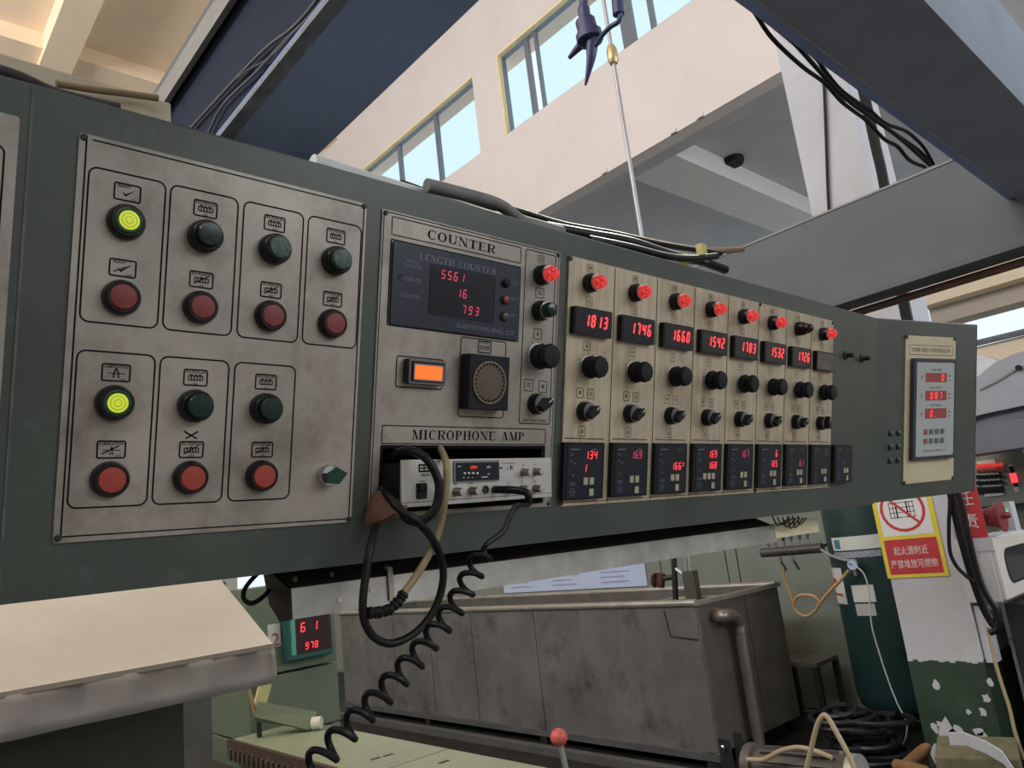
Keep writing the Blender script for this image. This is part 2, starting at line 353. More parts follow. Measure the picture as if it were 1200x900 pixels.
# housing: front sheet with the amplifier cut-out, then top, bottom, back
OU0, OU1, OV0, OV1 = .527, .818, -.131, -.049
th = -.003
hs = MB()
hs.box(LU, OU0, VB-.005, VT, th, 0).box(OU1, BU, VB-.005, VT, th, 0).box(OU0, OU1, OV1, VT, th, 0).box(OU0, OU1, VB-.005, OV0, th, 0)
hs.build('front_sheet', GREEN, console)
def shell(pts_front, name, depth=.30):
    # level top and bottom running straight back from the tilted face
    inv = PANEL.inverted().to_3x3(); back = inv @ Vector((0, 1, 0))*depth
    A = [Vector(p) for p in pts_front]; B = [p+back for p in A]
    return MB().loft(A, B)
hs = shell([(LU, VB, th), (BU, VB, th), (BU, VT, th), (LU, VT, th)], 'x', .02)
inv = PANEL.inverted().to_3x3(); BK = inv @ Vector((0, 1, 0)); UPL = inv @ Vector((0, 0, 1))
def sheet(name, a, b, c, d, m=GREEN):     # thin folded sheet
    n = ((b-a).cross(d-a)).normalized()*.003
    q = [a, b, c, d]; return MB().loft(q, [p+n for p in q]).build(name, m, console)
fl = Vector((LU, VT, th)); fr_ = Vector((BU, VT, th)); bl = Vector((LU, VB, th)); br = Vector((BU, VB, th))
sheet('top_sheet', fl, fr_, fr_+BK*.40, fl+BK*.40)
sheet('bottom_sheet', bl, br, br+BK*.3, bl+BK*.3)
sheet('end_sheet', bl, fl, fl+BK*.40, bl+BK*.3)
sheet('back_sheet', bl+BK*.3, br+BK*.3, fr_+BK*.40, fl+BK*.40)
MB().box(OU0-.01, OU1+.01, OV0-.012, OV0-.008, -.2, -.004).build('amplifier_shelf', BLACKM, console)
MB().box(OU0-.01, OU1+.01, OV0-.02, OV1+.03, -.21, -.2).build('amplifier_bay_back', BLACKM, console)
# worn edge lines on the sheet (weld seam left of the plate)
MB().box(.118, .1205, VB, VT, 0, .0012).build('weld_seam', mat('scuffed paint', (.085, .095, .09), .5, 0, .5, 30), console)
# ---- plates
PT = .0025
def plate(name, u0, u1, v0, v1, m, r=.003):
    return MB().rbox(u0, u1, v0, v1, r, 0, PT).build(name, m, console)
def screws(p, pts, r=.0035):
    me = MB().lathe([(r, 0), (r, .0012), (r*.6, .002)], 10).mesh('screw', DARKM)
    for u, v in pts: obj('screw', me, p, loc=(u, v, PT))
Z = PT+.0003
LW = .0017
pl0 = plate('button_plate', -.23, .110, -.143, .262, STEEL)
MB().ring(-.222, .1005, -.135, .232, .008, LW, Z).build('engraved_frame', INK, pl0)
pl1 = plate('button_plate', .160, .486, -.143, .262, STEEL)
g = MB()
g.line([(.1665, -.137), (.1665, .256)], .0016, Z).line([(.172, .2575), (.484, .2575)], .0014, Z).line([(.482, -.138), (.482, .256)], .0016, Z).line([(.164, -.137), (.484, -.1385)], .0014, Z)
g.build('engraved_border', INK, pl1)
screws(pl1, ((.164, .258), (.482, .258), (.164, -.138), (.482, -.139)))
CU = (.1695, .2475, .327, .4062)
for i, u in enumerate(CU): MB().ring(u, u+.0745, .0745, .2315, .009, LW, Z).build('engraved_cell', INK, pl1)
for i, u in enumerate(CU[:3]): MB().ring(u, u+.0745, -.1105, .0475, .009, LW, Z).build('engraved_cell', INK, pl1)
pl2 = MB().box(.5095, OU0, -.141, .261, 0, PT).box(OU1, .839, -.141, .261, 0, PT).box(OU0, OU1, OV1, .261, 0, PT).box(OU0, OU1, -.141, OV0, 0, PT).build('counter_plate', STEEL, console)
g = MB().ring(.524, .755, .2295, .2545, .002, .0013, Z).ring(.524, .822, -.0448, -.0198, .002, .0014, Z)
g.ring(.764, .830, -.013, .2545, .004, .0014, Z).ring(.541, .618, .030, .0725, .004, .0016, Z).ring(.6465, .7325, -.006, .108, .005, .0015, Z)
g.ring(.5235, .756, .110, .2245, .003, .0018, Z)
g.line([(.512, -.137), (.512, .2585), (.836, .2585), (.836, -.137)], .0012, Z)
g.build('engraved_lines', INK, pl2)
screws(pl2, ((.514, -.136), (.834, -.1365), (.834, .2565), (.514, .2565)))
# amp opening frame
MB().ring(OU0-.004, OU1+.004, OV0-.004, OV1+.003, .002, .0045, Z).build('opening_edge', INK, pl2)
hole = MB().box(OU0, OU1, OV0, OV1, .0001, PT+.0001)   # dark throat of the opening
serif(MB(), 'COUNTER', .582, .703, .2355, .0125, Z).build('title_lettering', INK, pl2)
serif(MB(), 'MICROPHONE AMP', .572, .776, -.0385, .0128, Z).build('title_lettering', INK, pl2)
font('lettering', 'CIRCULATION', .0055, INK, pl2, (.795, -.0075, Z), .05)
HU0, HU1 = .858, 1.789
COLN = 8; PIT_ = .1172
seams = [HU0]+[.973+PIT_*i for i in range(7)]+[HU1]
seams[1] = .9725
for a, b in zip(seams, seams[1:]):
    p_ = plate('column_plate', a+.0004, b-.0004, -.1425, .2605, STEEL2, .0015)
    g = MB().line([(a+.0012, -.14), (a+.0012, .258)], .0012, Z)
    g.build('engraved_edge', INK2, p_)
MB().line([(HU0+.002, -.137), (HU1-.006, -.139)], .0012, Z).build('engraved_edge', INK2, p_)
screws(p_, ((HU1-.006, .255), (HU1-.006, -.137), (1.447, .2575), (1.447, -.138), (.862, -.137), (.862, .256)), .0045)
# ---- push buttons (shared meshes, built at the origin)
def lathe_mesh(name, prof, m, n=28, **k): return MB().lathe(prof, n, **k).mesh(name, m, True)
ME = dict(
 bez=lathe_mesh('bezel', [(.0185, 0), (.0185, .003), (.0172, .009), (.0155, .0115), (.0135, .0115), (.0132, .008)], BEZEL),
 bezt=lathe_mesh('bezel', [(.0182, 0), (.0182, .004), (.017, .013), (.0155, .0145), (.0135, .0145), (.0132, .010)], BEZEL),
 red=lathe_mesh('lens', [(.0131, .006), (.0131, .0112), (.0120, .0124), (.004, .0130)], REDL),
 redo=lathe_mesh('lens', [(.0131, .006), (.0131, .0112), (.0120, .0124), (.004, .0130)], REDO),
 grn=lathe_mesh('lens', [(.0131, .006), (.0131, .0205), (.0118, .0220), (.004, .0226)], GRNL),
 grnc=lathe_mesh('lens', [(.0131, .006), (.0131, .0205), (.0118, .0220), (.004, .0226)], GRNC),
 lring=lathe_mesh('lens', [(.0134, .006), (.0134, .0128), (.0120, .0140), (.0098, .0140)], mat('green lens rim', (.02, .07, .03), .2, 0, .2)),
 lit=lathe_mesh('lit_window', [(.0098, .010), (.0098, .0141), (.003, .0146)], LIT),
 lamp=lathe_mesh('lens', [(.0118, .017), (.0118, .022), (.0105, .029), (.0070, .0345), (.0022, .0375)], LAMP),
 lampx=lathe_mesh('lens', [(.0118, .017), (.0118, .022), (.0105, .029), (.0070, .0345), (.0022, .0375)], LAMPX),
 lbody=lathe_mesh('bezel', [(.0160, 0), (.0160, .006), (.0150, .014), (.0135, .0185), (.0115, .0185)], BEZEL),
 lring2=lathe_mesh('rim', [(.0140, .0175), (.0140, .0192), (.0117, .0192)], CHROME),
 grnd=lathe_mesh('lens', [(.0118, .017), (.0118, .026), (.0100, .031), (.004, .0335)], mat('dark green dome', (.006, .03, .024), .2, 0, .2)),
)
def button(kind, u, v, name='push_button', label=None):
    e = bpy.data.objects.new(name, None); COL.objects.link(e); e.parent = console; e.location = (u, v, PT); e.empty_display_size = .02
    if label: e['label'] = label
    parts = {'lit': ('bez', 'lring', 'lit'), 'red': ('bez', 'red'), 'redo': ('bez', 'redo'), 'grn': ('bezt', 'grn'), 'grnc': ('bezt', 'grnc'),
             'lamp': ('lbody', 'lring2', 'lamp'), 'lampx': ('lbody', 'lampx'), 'dome': ('lbody', 'lring2', 'grnd')}[kind]
    for p in parts: obj(ME[p].name.split('.')[0], ME[p], e)
    return e
BUc = (.2065, .2855, .3650, .4445)
LB = {'lit': 'round push button glowing yellow green', 'red': 'dull red push button in black bezel', 'redo': 'orange red push button in black bezel', 'grn': 'raised dark green push button', 'grnc': 'raised green push button with scuffed clear cap'}
for i, k in enumerate(('lit', 'grn', 'grnc', 'grnc')): button(k, BUc[i], .181, label=LB[k])
for i in range(4): button('red', BUc[i], .103, label=LB['red'])
for i, k in enumerate(('lit', 'grn', 'grn')): button(k, BUc[i], -.0045, label=LB[k])
for i in range(3): button('redo', BUc[i], -.082, label=LB['redo'])
# ---- engraved symbol labels
def badge(u, v, w_, h_, kind, parent, t1=None, t2=None, ink=INK, lw=.0013):
    lw *= 1.25
    b = MB().ring(u-w_/2, u+w_/2, v-h_/2, v+h_/2, .0026, lw, Z)
    L_ = lambda pts, wd=.0009: b.line([(u+x*mm*1.08, v+y*mm*1.08) for x, y in pts], wd*1.25, Z)
    if kind in ('check', 'nocheck'):
        b.add([(u-5.5*mm, v+.3*mm, Z), (u-1.6*mm, v-4.6*mm, Z), (u-1.8*mm, v-1.8*mm, Z)], [(0, 1, 2)])
        b.add([(u-2.0*mm, v-4.6*mm, Z), (u+8.2*mm, v+4.0*mm, Z), (u-1.7*mm, v-1.9*mm, Z)], [(0, 1, 2)])
        if kind == 'nocheck': L_([(-8, -4.2), (2, 1.2)], .0009); L_([(2, 1.2), (7, 3.2)], .0006)
    elif kind in ('fan', 'nofan'):
        L_([(-7, 1.6), (7, 1.6)]); L_([(-7, -2.6), (7, -2.6)])
        for k in range(6): L_([(-7+k*2.8, -2.6), (-7+k*2.8, 1.6)], .0009)
        b.add([(u-1.5*mm, v+1.6*mm, Z), (u+1.5*mm, v+1.6*mm, Z), (u, v+4.4*mm, Z)], [(0, 1, 2)])
        if kind == 'fan': L_([(-6, 3.0), (-2.5, 3.0)]); L_([(2.5, 3.0), (6, 3.0)])
        else: L_([(-7.5, -4.6), (6.5, 4.2)], .0010)
    elif kind in ('lub', 'nolub'):
        L_([(-7, -.6), (8, -.6)], .0007)
        if kind == 'lub': L_([(-2.2, -5), (-1.8, .2), (0, 4.4), (1.8, .2), (2.2, -5)], .0011)
        else:
            b.add([(u-2*mm, v-1.2*mm, Z), (u+2*mm, v-1.2*mm, Z), (u+.3*mm, v+4*mm, Z)], [(0, 1, 2)]); L_([(-8, -4), (6.5, 3.6)], .0011); L_([(-1, -2), (-1, -5)]); L_([(1, -2), (1, -5)])
    elif kind == 'wave':
        for k in range(3): L_([(-4, 2.5-k*2.4), (-1, 3.3-k*2.4), (1, 2.1-k*2.4), (4, 2.9-k*2.4)], .0007)
    elif kind == 'dot':
        b.disc(u, v-.5*mm, .0019, Z, 12); L_([(-2.8, 3.2), (2.8, 3.2)], .0006)
    elif kind == 'drop':
        L_([(-3, -4), (-3, 1), (0, 4), (3, 1), (3, -4)], .0008); L_([(-1, -3), (-1, 1)], .0007); L_([(1, -3), (1, 1)], .0007)
    elif kind == 'bars':
        L_([(-3.6, 2.6), (3.6, 2.6)], .0008); L_([(-3.6, .6), (3.6, .6)], .0010); L_([(-3, -1.6), (3, -1.6)], .0008); L_([(0, 2.6), (0, -3)], .0007)
    o = b.build('symbol_label', ink, parent)
    if t1: font('caption', t1, .0028, ink, o, (u-(.003 if 'check' in kind else 0), v+h_/2-.0033, Z), min(w_*.8, .0025*len(t1)), bold=.015)
    if t2: font('caption', t2, .0027, ink, o, (u+(.006 if kind not in ('fan', 'nofan') else 0), v-h_/2+.0025, Z), .0021*len(t2))
BW, BH = .0262, .0185
badge(BUc[0], .2118, BW, BH, 'check', pl1, 'READY', 'ON'); badge(BUc[0], .1335, BW, BH, 'nocheck', pl1, 'READY', 'OFF')
for i in (1, 2, 3):
    badge(BUc[i], .2118, BW, BH, 'fan', pl1, 'EX-FAN #%d' % i, 'ON'); badge(BUc[i], .1335, BW, BH, 'nofan', pl1, 'EX-FAN #%d' % i, 'OFF')
badge(BUc[0], .0262, BW*1.05, BH, 'lub', pl1, 'LUBRICATION', 'ON'); badge(BUc[0], -.052, BW*1.05, BH, 'nolub', pl1, 'LUBRICATION', 'OFF')
for i in (1, 2):
    badge(BUc[i], .0262, BW, BH, 'fan', pl1, 'EX-FAN #%d' % (i+3), 'ON'); badge(BUc[i], -.052, BW, BH, 'nofan', pl1, 'EX-FAN #%d' % (i+3), 'OFF')
MB().line([(.2765, -.0322), (.2905, -.0402)], .0018, Z).line([(.2915, -.0322), (.2785, -.0402)], .0018, Z).build('handwritten_cross', INK, pl1)
# ---- rotary selectors and knobs
def selector_mesh():
    return (lathe_mesh('selector_base', [(.0165, 0), (.0165, .004), (.0155, .012), (.0140, .0145), (.0030, .0145)], BLACKP),
            lathe_mesh('collar', [(.0143, .0142), (.0143, .0158), (.0125, .0158)], mat('satin collar', (.25, .25, .26), .35, .6, .1)),
            MB().prism([(-.0125, -.0052), (-.0125, .0052), (.006, .0075), (.0165, .0), (.006, -.0075)], .0145, .0275).mesh('pointer', BLACKP),
            MB().box(.004, .0155, -.0010, .0010, .0274, .0279).mesh('pointer_line', mat('cream pointer line', (.6, .55, .42), .5, 0, .05)))
SM = selector_mesh()
def selector(u, v, rot=math.radians(40), base=True, green=False):
    e = bpy.data.objects.new('selector_switch', None); COL.objects.link(e); e.parent = console; e.location = (u, v, PT); e.rotation_euler = (0, 0, rot); e.empty_display_size = .02
    for m_ in SM: obj(m_.name.split('.')[0], m_, e)
    return e
# small green selector on the button plate
e = bpy.data.objects.new('selector_switch', None); COL.objects.link(e); e.parent = console; e.location = (.449, -.083, PT); e.rotation_euler = (0, 0, math.radians(12))
e['label'] = 'small dark green rotary selector with chrome collar'
obj('collar', lathe_mesh('collar', [(.0135, 0), (.0135, .010), (.0125, .0115), (.0115, .0115)], CHROME), e)
obj('pointer', MB().prism([(-.011, -.006), (-.011, .006), (.004, .0105), (.017, .0), (.004, -.0105)], .008, .021).mesh('pointer', mat('green selector plastic', (.008, .045, .032), .3, 0, .2)), e)
# fluted black potentiometer knobs with a waisted side
KN = lathe_mesh('knob', [(.0190, .003), (.0200, .005), (.0205, .012), (.0185, .0160), (.0150, .0180), (.0150, .0195), (.0190, .0225), (.0198, .030), (.0175, .0345), (.0080, .036)], BLACKM, 48, scallop=.07, teeth=12)
KS = lathe_mesh('dial_ring', [(.0215, 0), (.0215, .0016), (.0190, .0028)], mat('grey dial ring', (.30, .28, .25), .4, .4, .1))
def knob(u, v, k=1.0):
    e = bpy.data.objects.new('potentiometer_knob', None); COL.objects.link(e); e.parent = console; e.location = (u, v, PT); e.scale = (k, k, k); e.empty_display_size = .02
    obj('grip', KN, e); obj('dial_ring', KS, e)
    t = MB()
    for a in range(-50, 231, 28):
        c, s_ = math.cos(math.radians(a)), math.sin(math.radians(a)); t.line([(.0225*c, .0225*s_), (.0262*c, .0262*s_)], .0008, .0004)
    obj('scale_marks', t.mesh('scale_marks', INK2), e)
# ---- sub column beside the counter
button('lamp', .798, .2185, 'indicator_lamp', 'lit red dome indicator lamp'); button('dome', .797, .1625, 'push_button', 'dark green domed push button')
knob(.797, .0915, .98); selector(.797, .0185, math.radians(38))
badge(.797, .2435, .014, .013, 'wave', pl2, ink=INK2, lw=.0008); badge(.797, .1905, .0185, .016, 'wave', pl2, lw=.0009)
badge(.796, .1265, .0175, .017, 'dot', pl2, lw=.0009); badge(.7815, .0465, .0185, .0185, 'wave', pl2, lw=.0009); badge(.8115, .0455, .0185, .0185, 'bars', pl2, lw=.0009)
# ---- length counter display
lc = MB().rbox(.5265, .753, .1125, .2220, .003, PT, .0065).build('length_counter', DFACE, console)
lc['label'] = 'dark blue length counter display with red digits'
ZD = .0068
serif(MB(), 'LENGTH COUNTER', .5675, .7035, .2035, .0092, ZD).build('lettering', PRINT, lc)
MB().box(.588, .700, .1345, .1985, .0064, .0068).build('display_window', SCREEN, lc)
MB().ring(.586, .702, .1325, .2005, .002, .0008, .0069).build('window_edge', INK, lc)
g = MB(); seg7(g, '556', .604, .1835, .0125, .0071, adv=.86); seg7(g, '1', .637, .1835, .0125, .0071); 
g.build('led_digits', LEDD, lc)
g = MB(); seg7(g, '16', .632, .1615, .0125, .0071, adv=.86); seg7(g, '793', .642, .1395, .0125, .0071, adv=.95); g.build('led_digits', LEDD, lc)
font('lettering', 'TOTAL', .0040, PRINT, lc, (.556, .1985, ZD), .019); font('lettering', 'COUNTER', .0045, PRINT, lc, (.557, .1925, ZD), .030)
font('lettering', 'STORAGE', .0050, PRINT, lc, (.556, .1745, ZD), .030); font('lettering', 'COUNTER', .0050, PRINT, lc, (.556, .1525, ZD), .030)
font('lettering', 'SUGYOUNG ENG. CO', .0062, PRINT, lc, (.689, .1220, ZD), .108)
MB().ring(.5345, .5425, .1705, .1785, .0038, .0012, ZD).build('sensor_ring', INK, lc)
for k, (v, m_) in enumerate(((.1945, BLACKM), (.1695, REDL), (.1445, mat('olive button cap', (.06, .065, .05), .4, 0, .1)))):
    b = MB().lathe([(.0075, .0064), (.0075, .0080), (.0062, .0085)], 18, (.722, v)).build('small_button', BLACKM, lc, True)
    MB().lathe([(.0056, .0080), (.0056, .0115), (.004, .0125)], 18, (.7222, v)).build('button_cap', m_, lc, True)
    font('lettering', ('TOTAL\nRESET', 'RESET', 'SET')[k], .004 if k else .008, PRINT, lc, (.741, v+.004, ZD), .016)
# ---- amber indicator
oi = MB().rbox(.5525, .6135, .0355, .0690, .002, PT, .016).build('amber_indicator', BEZEL, console, bevel=.001)
MB().ring(.553, .613, .036, .0685, .002, .0025, .0162).build('silver_rim', mat('dull grey rim', (.16, .16, .17), .35, .6, .1), oi)
MB().rbox(.5615, .6060, .0425, .0610, .0012, .0155, .0178).build('lit_window', AMBER, oi)
MB().ring(.5595, .6080, .0405, .0630, .0012, .0018, .0180).build('window_rim', mat('dull silver rim', (.30, .30, .31), .3, .7, .1), oi)
# ---- buzzer
bz = MB().rbox(.6485, .7225, .0055, .0835, .002, PT, .024).build('buzzer', BLACKM, console, bevel=.0015)
bz['label'] = 'square black buzzer with round brown grille'
MB().lathe([(.0305, .0235), (.0305, .0262), (.0285, .0262), (.0280, .0245)], 40, (.6845, .0445)).build('grille_rim', mat('bronze rim', (.28, .22, .17), .35, .6, .1), bz, True)
MB().lathe([(.0278, .0235), (.0278, .0250), (.002, .0262)], 40, (.6845, .0445)).build('grille', BUZ, bz, True)
gm = MB()
for k in range(26):
    a = 2*math.pi*k/26; gm.box(-.0010, .0010, .0250, .0280, .0250, .0266, Matrix.Translation((.6845, .0445, 0)) @ Matrix.Rotation(a, 4, 'Z'))
gm.build('grille_teeth', BLACKM, bz)
badge(.691, .0965, .0255, .0180, 'none', pl2)
font('caption', 'BUZZER', .0026, INK2, pl2, (.691, .1025, Z), .014); font('caption', 'DOFF', .0060, INK, pl2, (.691, .0955, Z), .019, bold=.02)
# ---- eight heater columns
VAL = ['1813', '1746', '1660', '1542', '1783', '1532', '1726', '']
CTL = [('134', '1', 2), ('169', '', 1), ('', '166', 2), ('169', '168', 2), ('167', '', 1), ('6', '165', 2), ('', '61', 1), ('17', '', 0), ('', '2', 0)]
mbody = MB().rbox(0, .0915, 0, .0450, .0025, PT, .0125).mesh('body', BLACKP)
mface = MB().rbox(.003, .0885, .003, .0420, .002, .0125, .0132).mesh('window', SCREEN)
mclip = MB().box(.0915, .0950, .016, .028, PT, .009).mesh('clip', BLACKP)
mgrey = MB().rbox(.003, .0885, .003, .0420, .002, .0125, .0132).mesh('window', mat('dull brown grey window', (.10, .088, .085), .5, 0, .3, 60))
cbody = MB().rbox(0, .0960, 0, .0925, .002, PT, .0110).mesh('body', BLACKP)
cface = MB().rbox(.0075, .0900, .0045, .0880, .002, .0110, .0116).mesh('face', mat('controller face', (.013, .015, .026), .4, 0, .1, spec=.3))
keym = MB().rbox(-.0050, .0050, -.0058, .0058, .0012, .0114, .0138).mesh('key', KEY)
def sub(name, u, v):
    e = bpy.data.objects.new(name, None); COL.objects.link(e); e.parent = console; e.location = (u, v, 0); e.empty_display_size = .02; return e
for i in range(8):
    d = PIT_*i
    button('lampx' if i == 6 else 'lamp', .9085+d, .2225, 'indicator_lamp', 'unlit black indicator lamp' if i == 6 else 'lit red pointed indicator lamp')
    e = sub('panel_meter', .8665+d, .1345)
    e['label'] = 'switched off panel meter with dull brown window' if i == 7 else 'black panel meter reading %s in red digits' % VAL[i]
    obj('body', mbody, e); obj('window', mgrey if i == 7 else mface, e); obj('clip', mclip, e)
    if VAL[i]: seg7(MB(), VAL[i], .0225, .0135, .0215, .0135, wd=.50, adv=.70, th=.18).build('led_digits', LED, e)
    knob(.9125+d, .0835, .93)
    selector(.9060+d, .0105, math.radians(40) if i < 7 else math.radians(90))
    ik = INK if i < 2 else INK2
    badge(.9105+d, .2475, .0150, .0130, 'bars', p_, ink=INK2, lw=.0008); badge(.9105+d, .1925, .0165, .0150, 'wave', p_, ink=INK2, lw=.0008)
    badge(.9085+d, .1185, .0165, .0155, 'dot', p_, ink=ik, lw=.0008)
    badge(.8965+d, .0405, .0165, .0165, 'bars', p_, ink=ik, lw=.0009); badge(.9225+d, .0400, .0165, .0165, 'wave', p_, ink=ik, lw=.0009)
    badge(.9045+d, -.0220, .0170, .0170, 'drop', p_, ink=ik, lw=.0009)
    MB().line([(.864+d, -.0335), (.958+d, -.0345)], .0014, Z).build('engraved_edge', INK, p_)
for i in range(9):
    d = .1171*i
    e = sub('temperature_controller', .8565+d, -.1325)
    a, b, br_ = CTL[i]; m_ = (LEDF, LEDD, LED)[br_]
    e['label'] = 'square black temperature controller showing %s in red' % (' over '.join(x for x in (a, b) if x))
    obj('body', cbody, e); obj('face', cface, e)
    g = MB()
    if a: seg7(g, a, .0800-.0108*len(a), .0655, .0135, .0118, wd=.55, adv=.80)
    if b: seg7(g, b, (.0800-.0108*len(b)) if len(b) > 1 else .0445, .0440, .0135, .0118, wd=.55, adv=.80)
    if i == 2: seg7(g, '0', .0815, .0500, .0070, .0118)
    g.build('led_digits', m_, e)
    for kx, ky in ((.0500, .0300), (.0645, .0300), (.0645, .0115))+(((.0355, .0300),) if i == 3 else ()): obj('key', keym, e, loc=(kx, ky, 0))
    t = MB().ring(.0150, .0270, .0070, .0190, .0058, .0008, .0118).line([(.014, .0815), (.034, .0815)], .0018, .0118).line([(.066, .0815), (.078, .0815)], .0012, .0118)
    for q in ((.017, .073), (.016, .062), (.024, .0585), (.0215, .040)): t.line([(q[0]-.002, q[1]), (q[0]+.002, q[1])], .0022, .0118)
    t.line([(.015, .0275), (.027, .0275)], .0010, .0118).line([(.015, .0245), (.029, .0245)], .0010, .0118).line([(.0175, .0125), (.0245, .0135)], .0012, .0118)
    t.build('face_print', PRINT, e)
# two toggle stubs right of the columns
for u in (1.862, 1.957):
    e = MB().lathe([(.011, 0), (.011, .003), (.006, .005), (.0055, .020), (.003, .022)], 14).build('toggle_stub', DARKM, console, True, loc=(u, .183, 0))
# ---- the wing folded towards the operator
WD = Vector((math.cos(math.radians(-13.886)), math.sin(math.radians(-13.886)), 0))
WN = WD.cross(PV).normalized()
if WN.y > 0: WN = -WN
i3 = PANEL.inverted().to_3x3(); wa, wn = i3 @ WD, (i3 @ WN)
WM = Matrix((wa, Vector((0, 1, 0)), wn)).transposed().to_4x4(); WM.translation = Vector((BU, 0, 0))   # (a, b, h) on the wing -> console coordinates
def wmb(mb): mb.v = [tuple(WM @ Vector(v)) for v in mb.v]; return mb
WA = .456
wmb(MB().box(0, WA, VB, VT, th, 0)).build('wing_sheet', GREEN, console)
A = [WM @ Vector((WA, VB, 0)), WM @ Vector((WA, VT, 0))]
sheet('wing_end', A[0], A[1], A[1]+BK*.22, A[0]+BK*.22)
sheet('wing_top', fr_, A[1], A[1]+BK*.22, fr_+BK*.22); sheet('wing_bottom', br, A[0], A[0]+BK*.22, br+BK*.22)
wp = wmb(MB().rbox(.119, .346, -.151, .256, .004, 0, PT)).build('overfeed_plate', mat('cream overfeed plate', (.62, .53, .36), .45, .1, .08, 6, ((.35, .27, .15), .6, .85, 9)), console)
wmb(MB().ring(.134, .333, .203, .231, .002, .0012, Z)).build('engraved_lines', INK2, wp)
for u, v in ((.122, .252), (.342, .253), (.123, -.148), (.343, -.147)): wmb(MB().lathe([(.006, PT), (.006, .004), (.003, .005)], 10, (u, v))).build('screw', DARKM, wp)
font('title_lettering', 'OVER FEED CONTROLLER', .011, INK2, wp, (.2335, .217, Z), .176, M=WM)
of = wmb(MB().rbox(.141, .332, -.088, .193, .004, PT, .014)).build('overfeed_display', mat('dark blue display frame', (.035, .04, .07), .3, 0, .1), console)
of['label'] = 'grey overfeed display with three red readouts'
wmb(MB().rbox(.152, .322, -.078, .182, .006, .014, .0148)).build('face', mat('pale grey face', (.42, .44, .44), .5, 0, .05), of)
DR = mat('red readout window', (.20, .05, .055), .35, 0, .05, emis=(.5, .02, .03), es=.12)
for k, (v0, v1, s_, x) in enumerate(((.127, .153, '0', .262), (.076, .103, '08.7', .212), (.026, .054, '0.', .212))):
    wmb(MB().box(.190, .287, v0, v1, .0146, .0152)).build('readout_window', DR, of)
    wmb(seg7(MB(), s_, x, v0+.004, .019, .0155, wd=.52, adv=1.1, slant=.06)).build('led_digits', LED, of)
    font('lettering', ('OVER FEED', 'RATIO', 'SETTING')[k], .006, INK2, of, (.238, v1+.0085, .0151), .05, M=WM)
    wmb(MB().line([(.171, v0+.008), (.177, v0+.018)], .003, .0151)).build('face_print', INK2, of)
    for dv in (.006, .018): wmb(MB().line([(.296, v0+dv), (.304, v0+dv)], .003, .0151)).build('face_mark', INK2, of)
for r_ in range(2):
    for c in range(4):
        wmb(MB().rbox(.187+.025*c, .201+.025*c, -.0175-.0255*r_, -.0035-.0255*r_, .001, .0146, .017)).build('key', mat('small red key', (.30, .09, .10), .5, 0, .1) if c == 0 else mat('small green key', (.08, .15, .12), .5, 0, .1), of)
font('lettering', 'SUGYOUNG ENG. CO', .005, INK2, of, (.236, -.063, .0151), .105, M=WM)
for u in (.064, .097):
    for v in (-.011, -.048, -.085):
        h = wmb(MB().lathe([(.0085, 0), (.0085, .003), (.0065, .004)], 14, (u, v))).build('pilot_socket', DARKM, console, True)
        wmb(MB().lathe([(.0050, .003), (.0050, .0055), (.002, .007)], 12, (u, v))).build('pilot_lens', mat('dark green pilot', (.01, .09, .05), .3, 0, .1), h, True)
    font('caption', '1' if u < .08 else '2', .007, INK2, console, (u, -.108, .0004), M=WM)
# hangers up to the beam that crosses above
for xx in (.46, .555):
    q = MB().box(xx-.025, xx+.025, 1.105, 1.13, 2.03, 2.252); q.v = [tuple(PANEL.inverted() @ Vector(v)) for v in q.v]; q.build('hanger', GREEN, console)
# ================================================================== overhead steel
DZ = .70; ZB = ZC+DZ                    # underside of the cross beams above the console
b1 = thing('cross_beam', 'wide blue grey steel channel beam crossing above the button plates', 'beam', (.43, 0, ZB))
X0, X1, ZB1 = .615*DZ, .843*DZ, DZ*.615/.45
x0 = 0; bw = X1-X0; bh = ZB1-DZ; L0, L1 = -2.2, 1.5
off = X0-.43
MB().box(off, off+bw, L0, L1, 0, .012).build('bottom_flange', FLAREBLUE, b1)
MB().box(off+.012, off+.02, L0, L1, .012, bh-.012).build('web', mat('dark blue painted web', (.035, .045, .085), .7, 0, .15, 3, spec=.05), b1)  # shadow inside the channel painted into the web colour
MB().box(off-.006, off+bw, L0, L1, bh-.012, bh).build('top_flange', SLATE, b1)
MB().box(off-.006, off+.004, L0, L1, bh-.055, bh-.012).build('flange_lip', mat('pale worn flange edge', (.20, .205, .20), .5, .2, .2, 12), b1)
MB().box(off-.001, off+.020, L0, L1, -.001, .006).build('worn_edge', mat('scuffed blue grey edge', (.17, .19, .24), .5, 0, .5, 25), b1)
# wires tucked into the channel
for k, (pts, r) in enumerate((([(222, 152), (262, 108), (310, 58), (340, 35), (362, 12), (385, -20)], .0028), ([(243, 158), (262, 122), (300, 85), (330, 52), (368, 14), (392, -20)], .0024), ([(250, 120), (285, 86), (318, 66), (352, 30)], .0014))):
    o = MB().tube(spline([onX(X0+.006, *p) for p in pts]), r, 6).build('channel_wire', mat('dusty grey wire', (.13, .14, .16), .6, 0, .2, 40), None, True)
    tag(o, ('dusty thicker wire tucked inside the blue grey channel beam', 'dusty wire lying beside a thicker one inside the channel beam', 'very thin short wire inside the blue grey channel beam')[k], 'wire', 'wires in the channel beam')
X2 = 3.70*DZ; T2 = X2/2.483
b2 = thing('cross_beam', 'slate grey steel beam crossing above the far end of the console', 'beam', (X2, 0, ZB))
MB().box(0, .02, L0, 2.2, .012, T2-DZ).build('web', SLATE, b2)
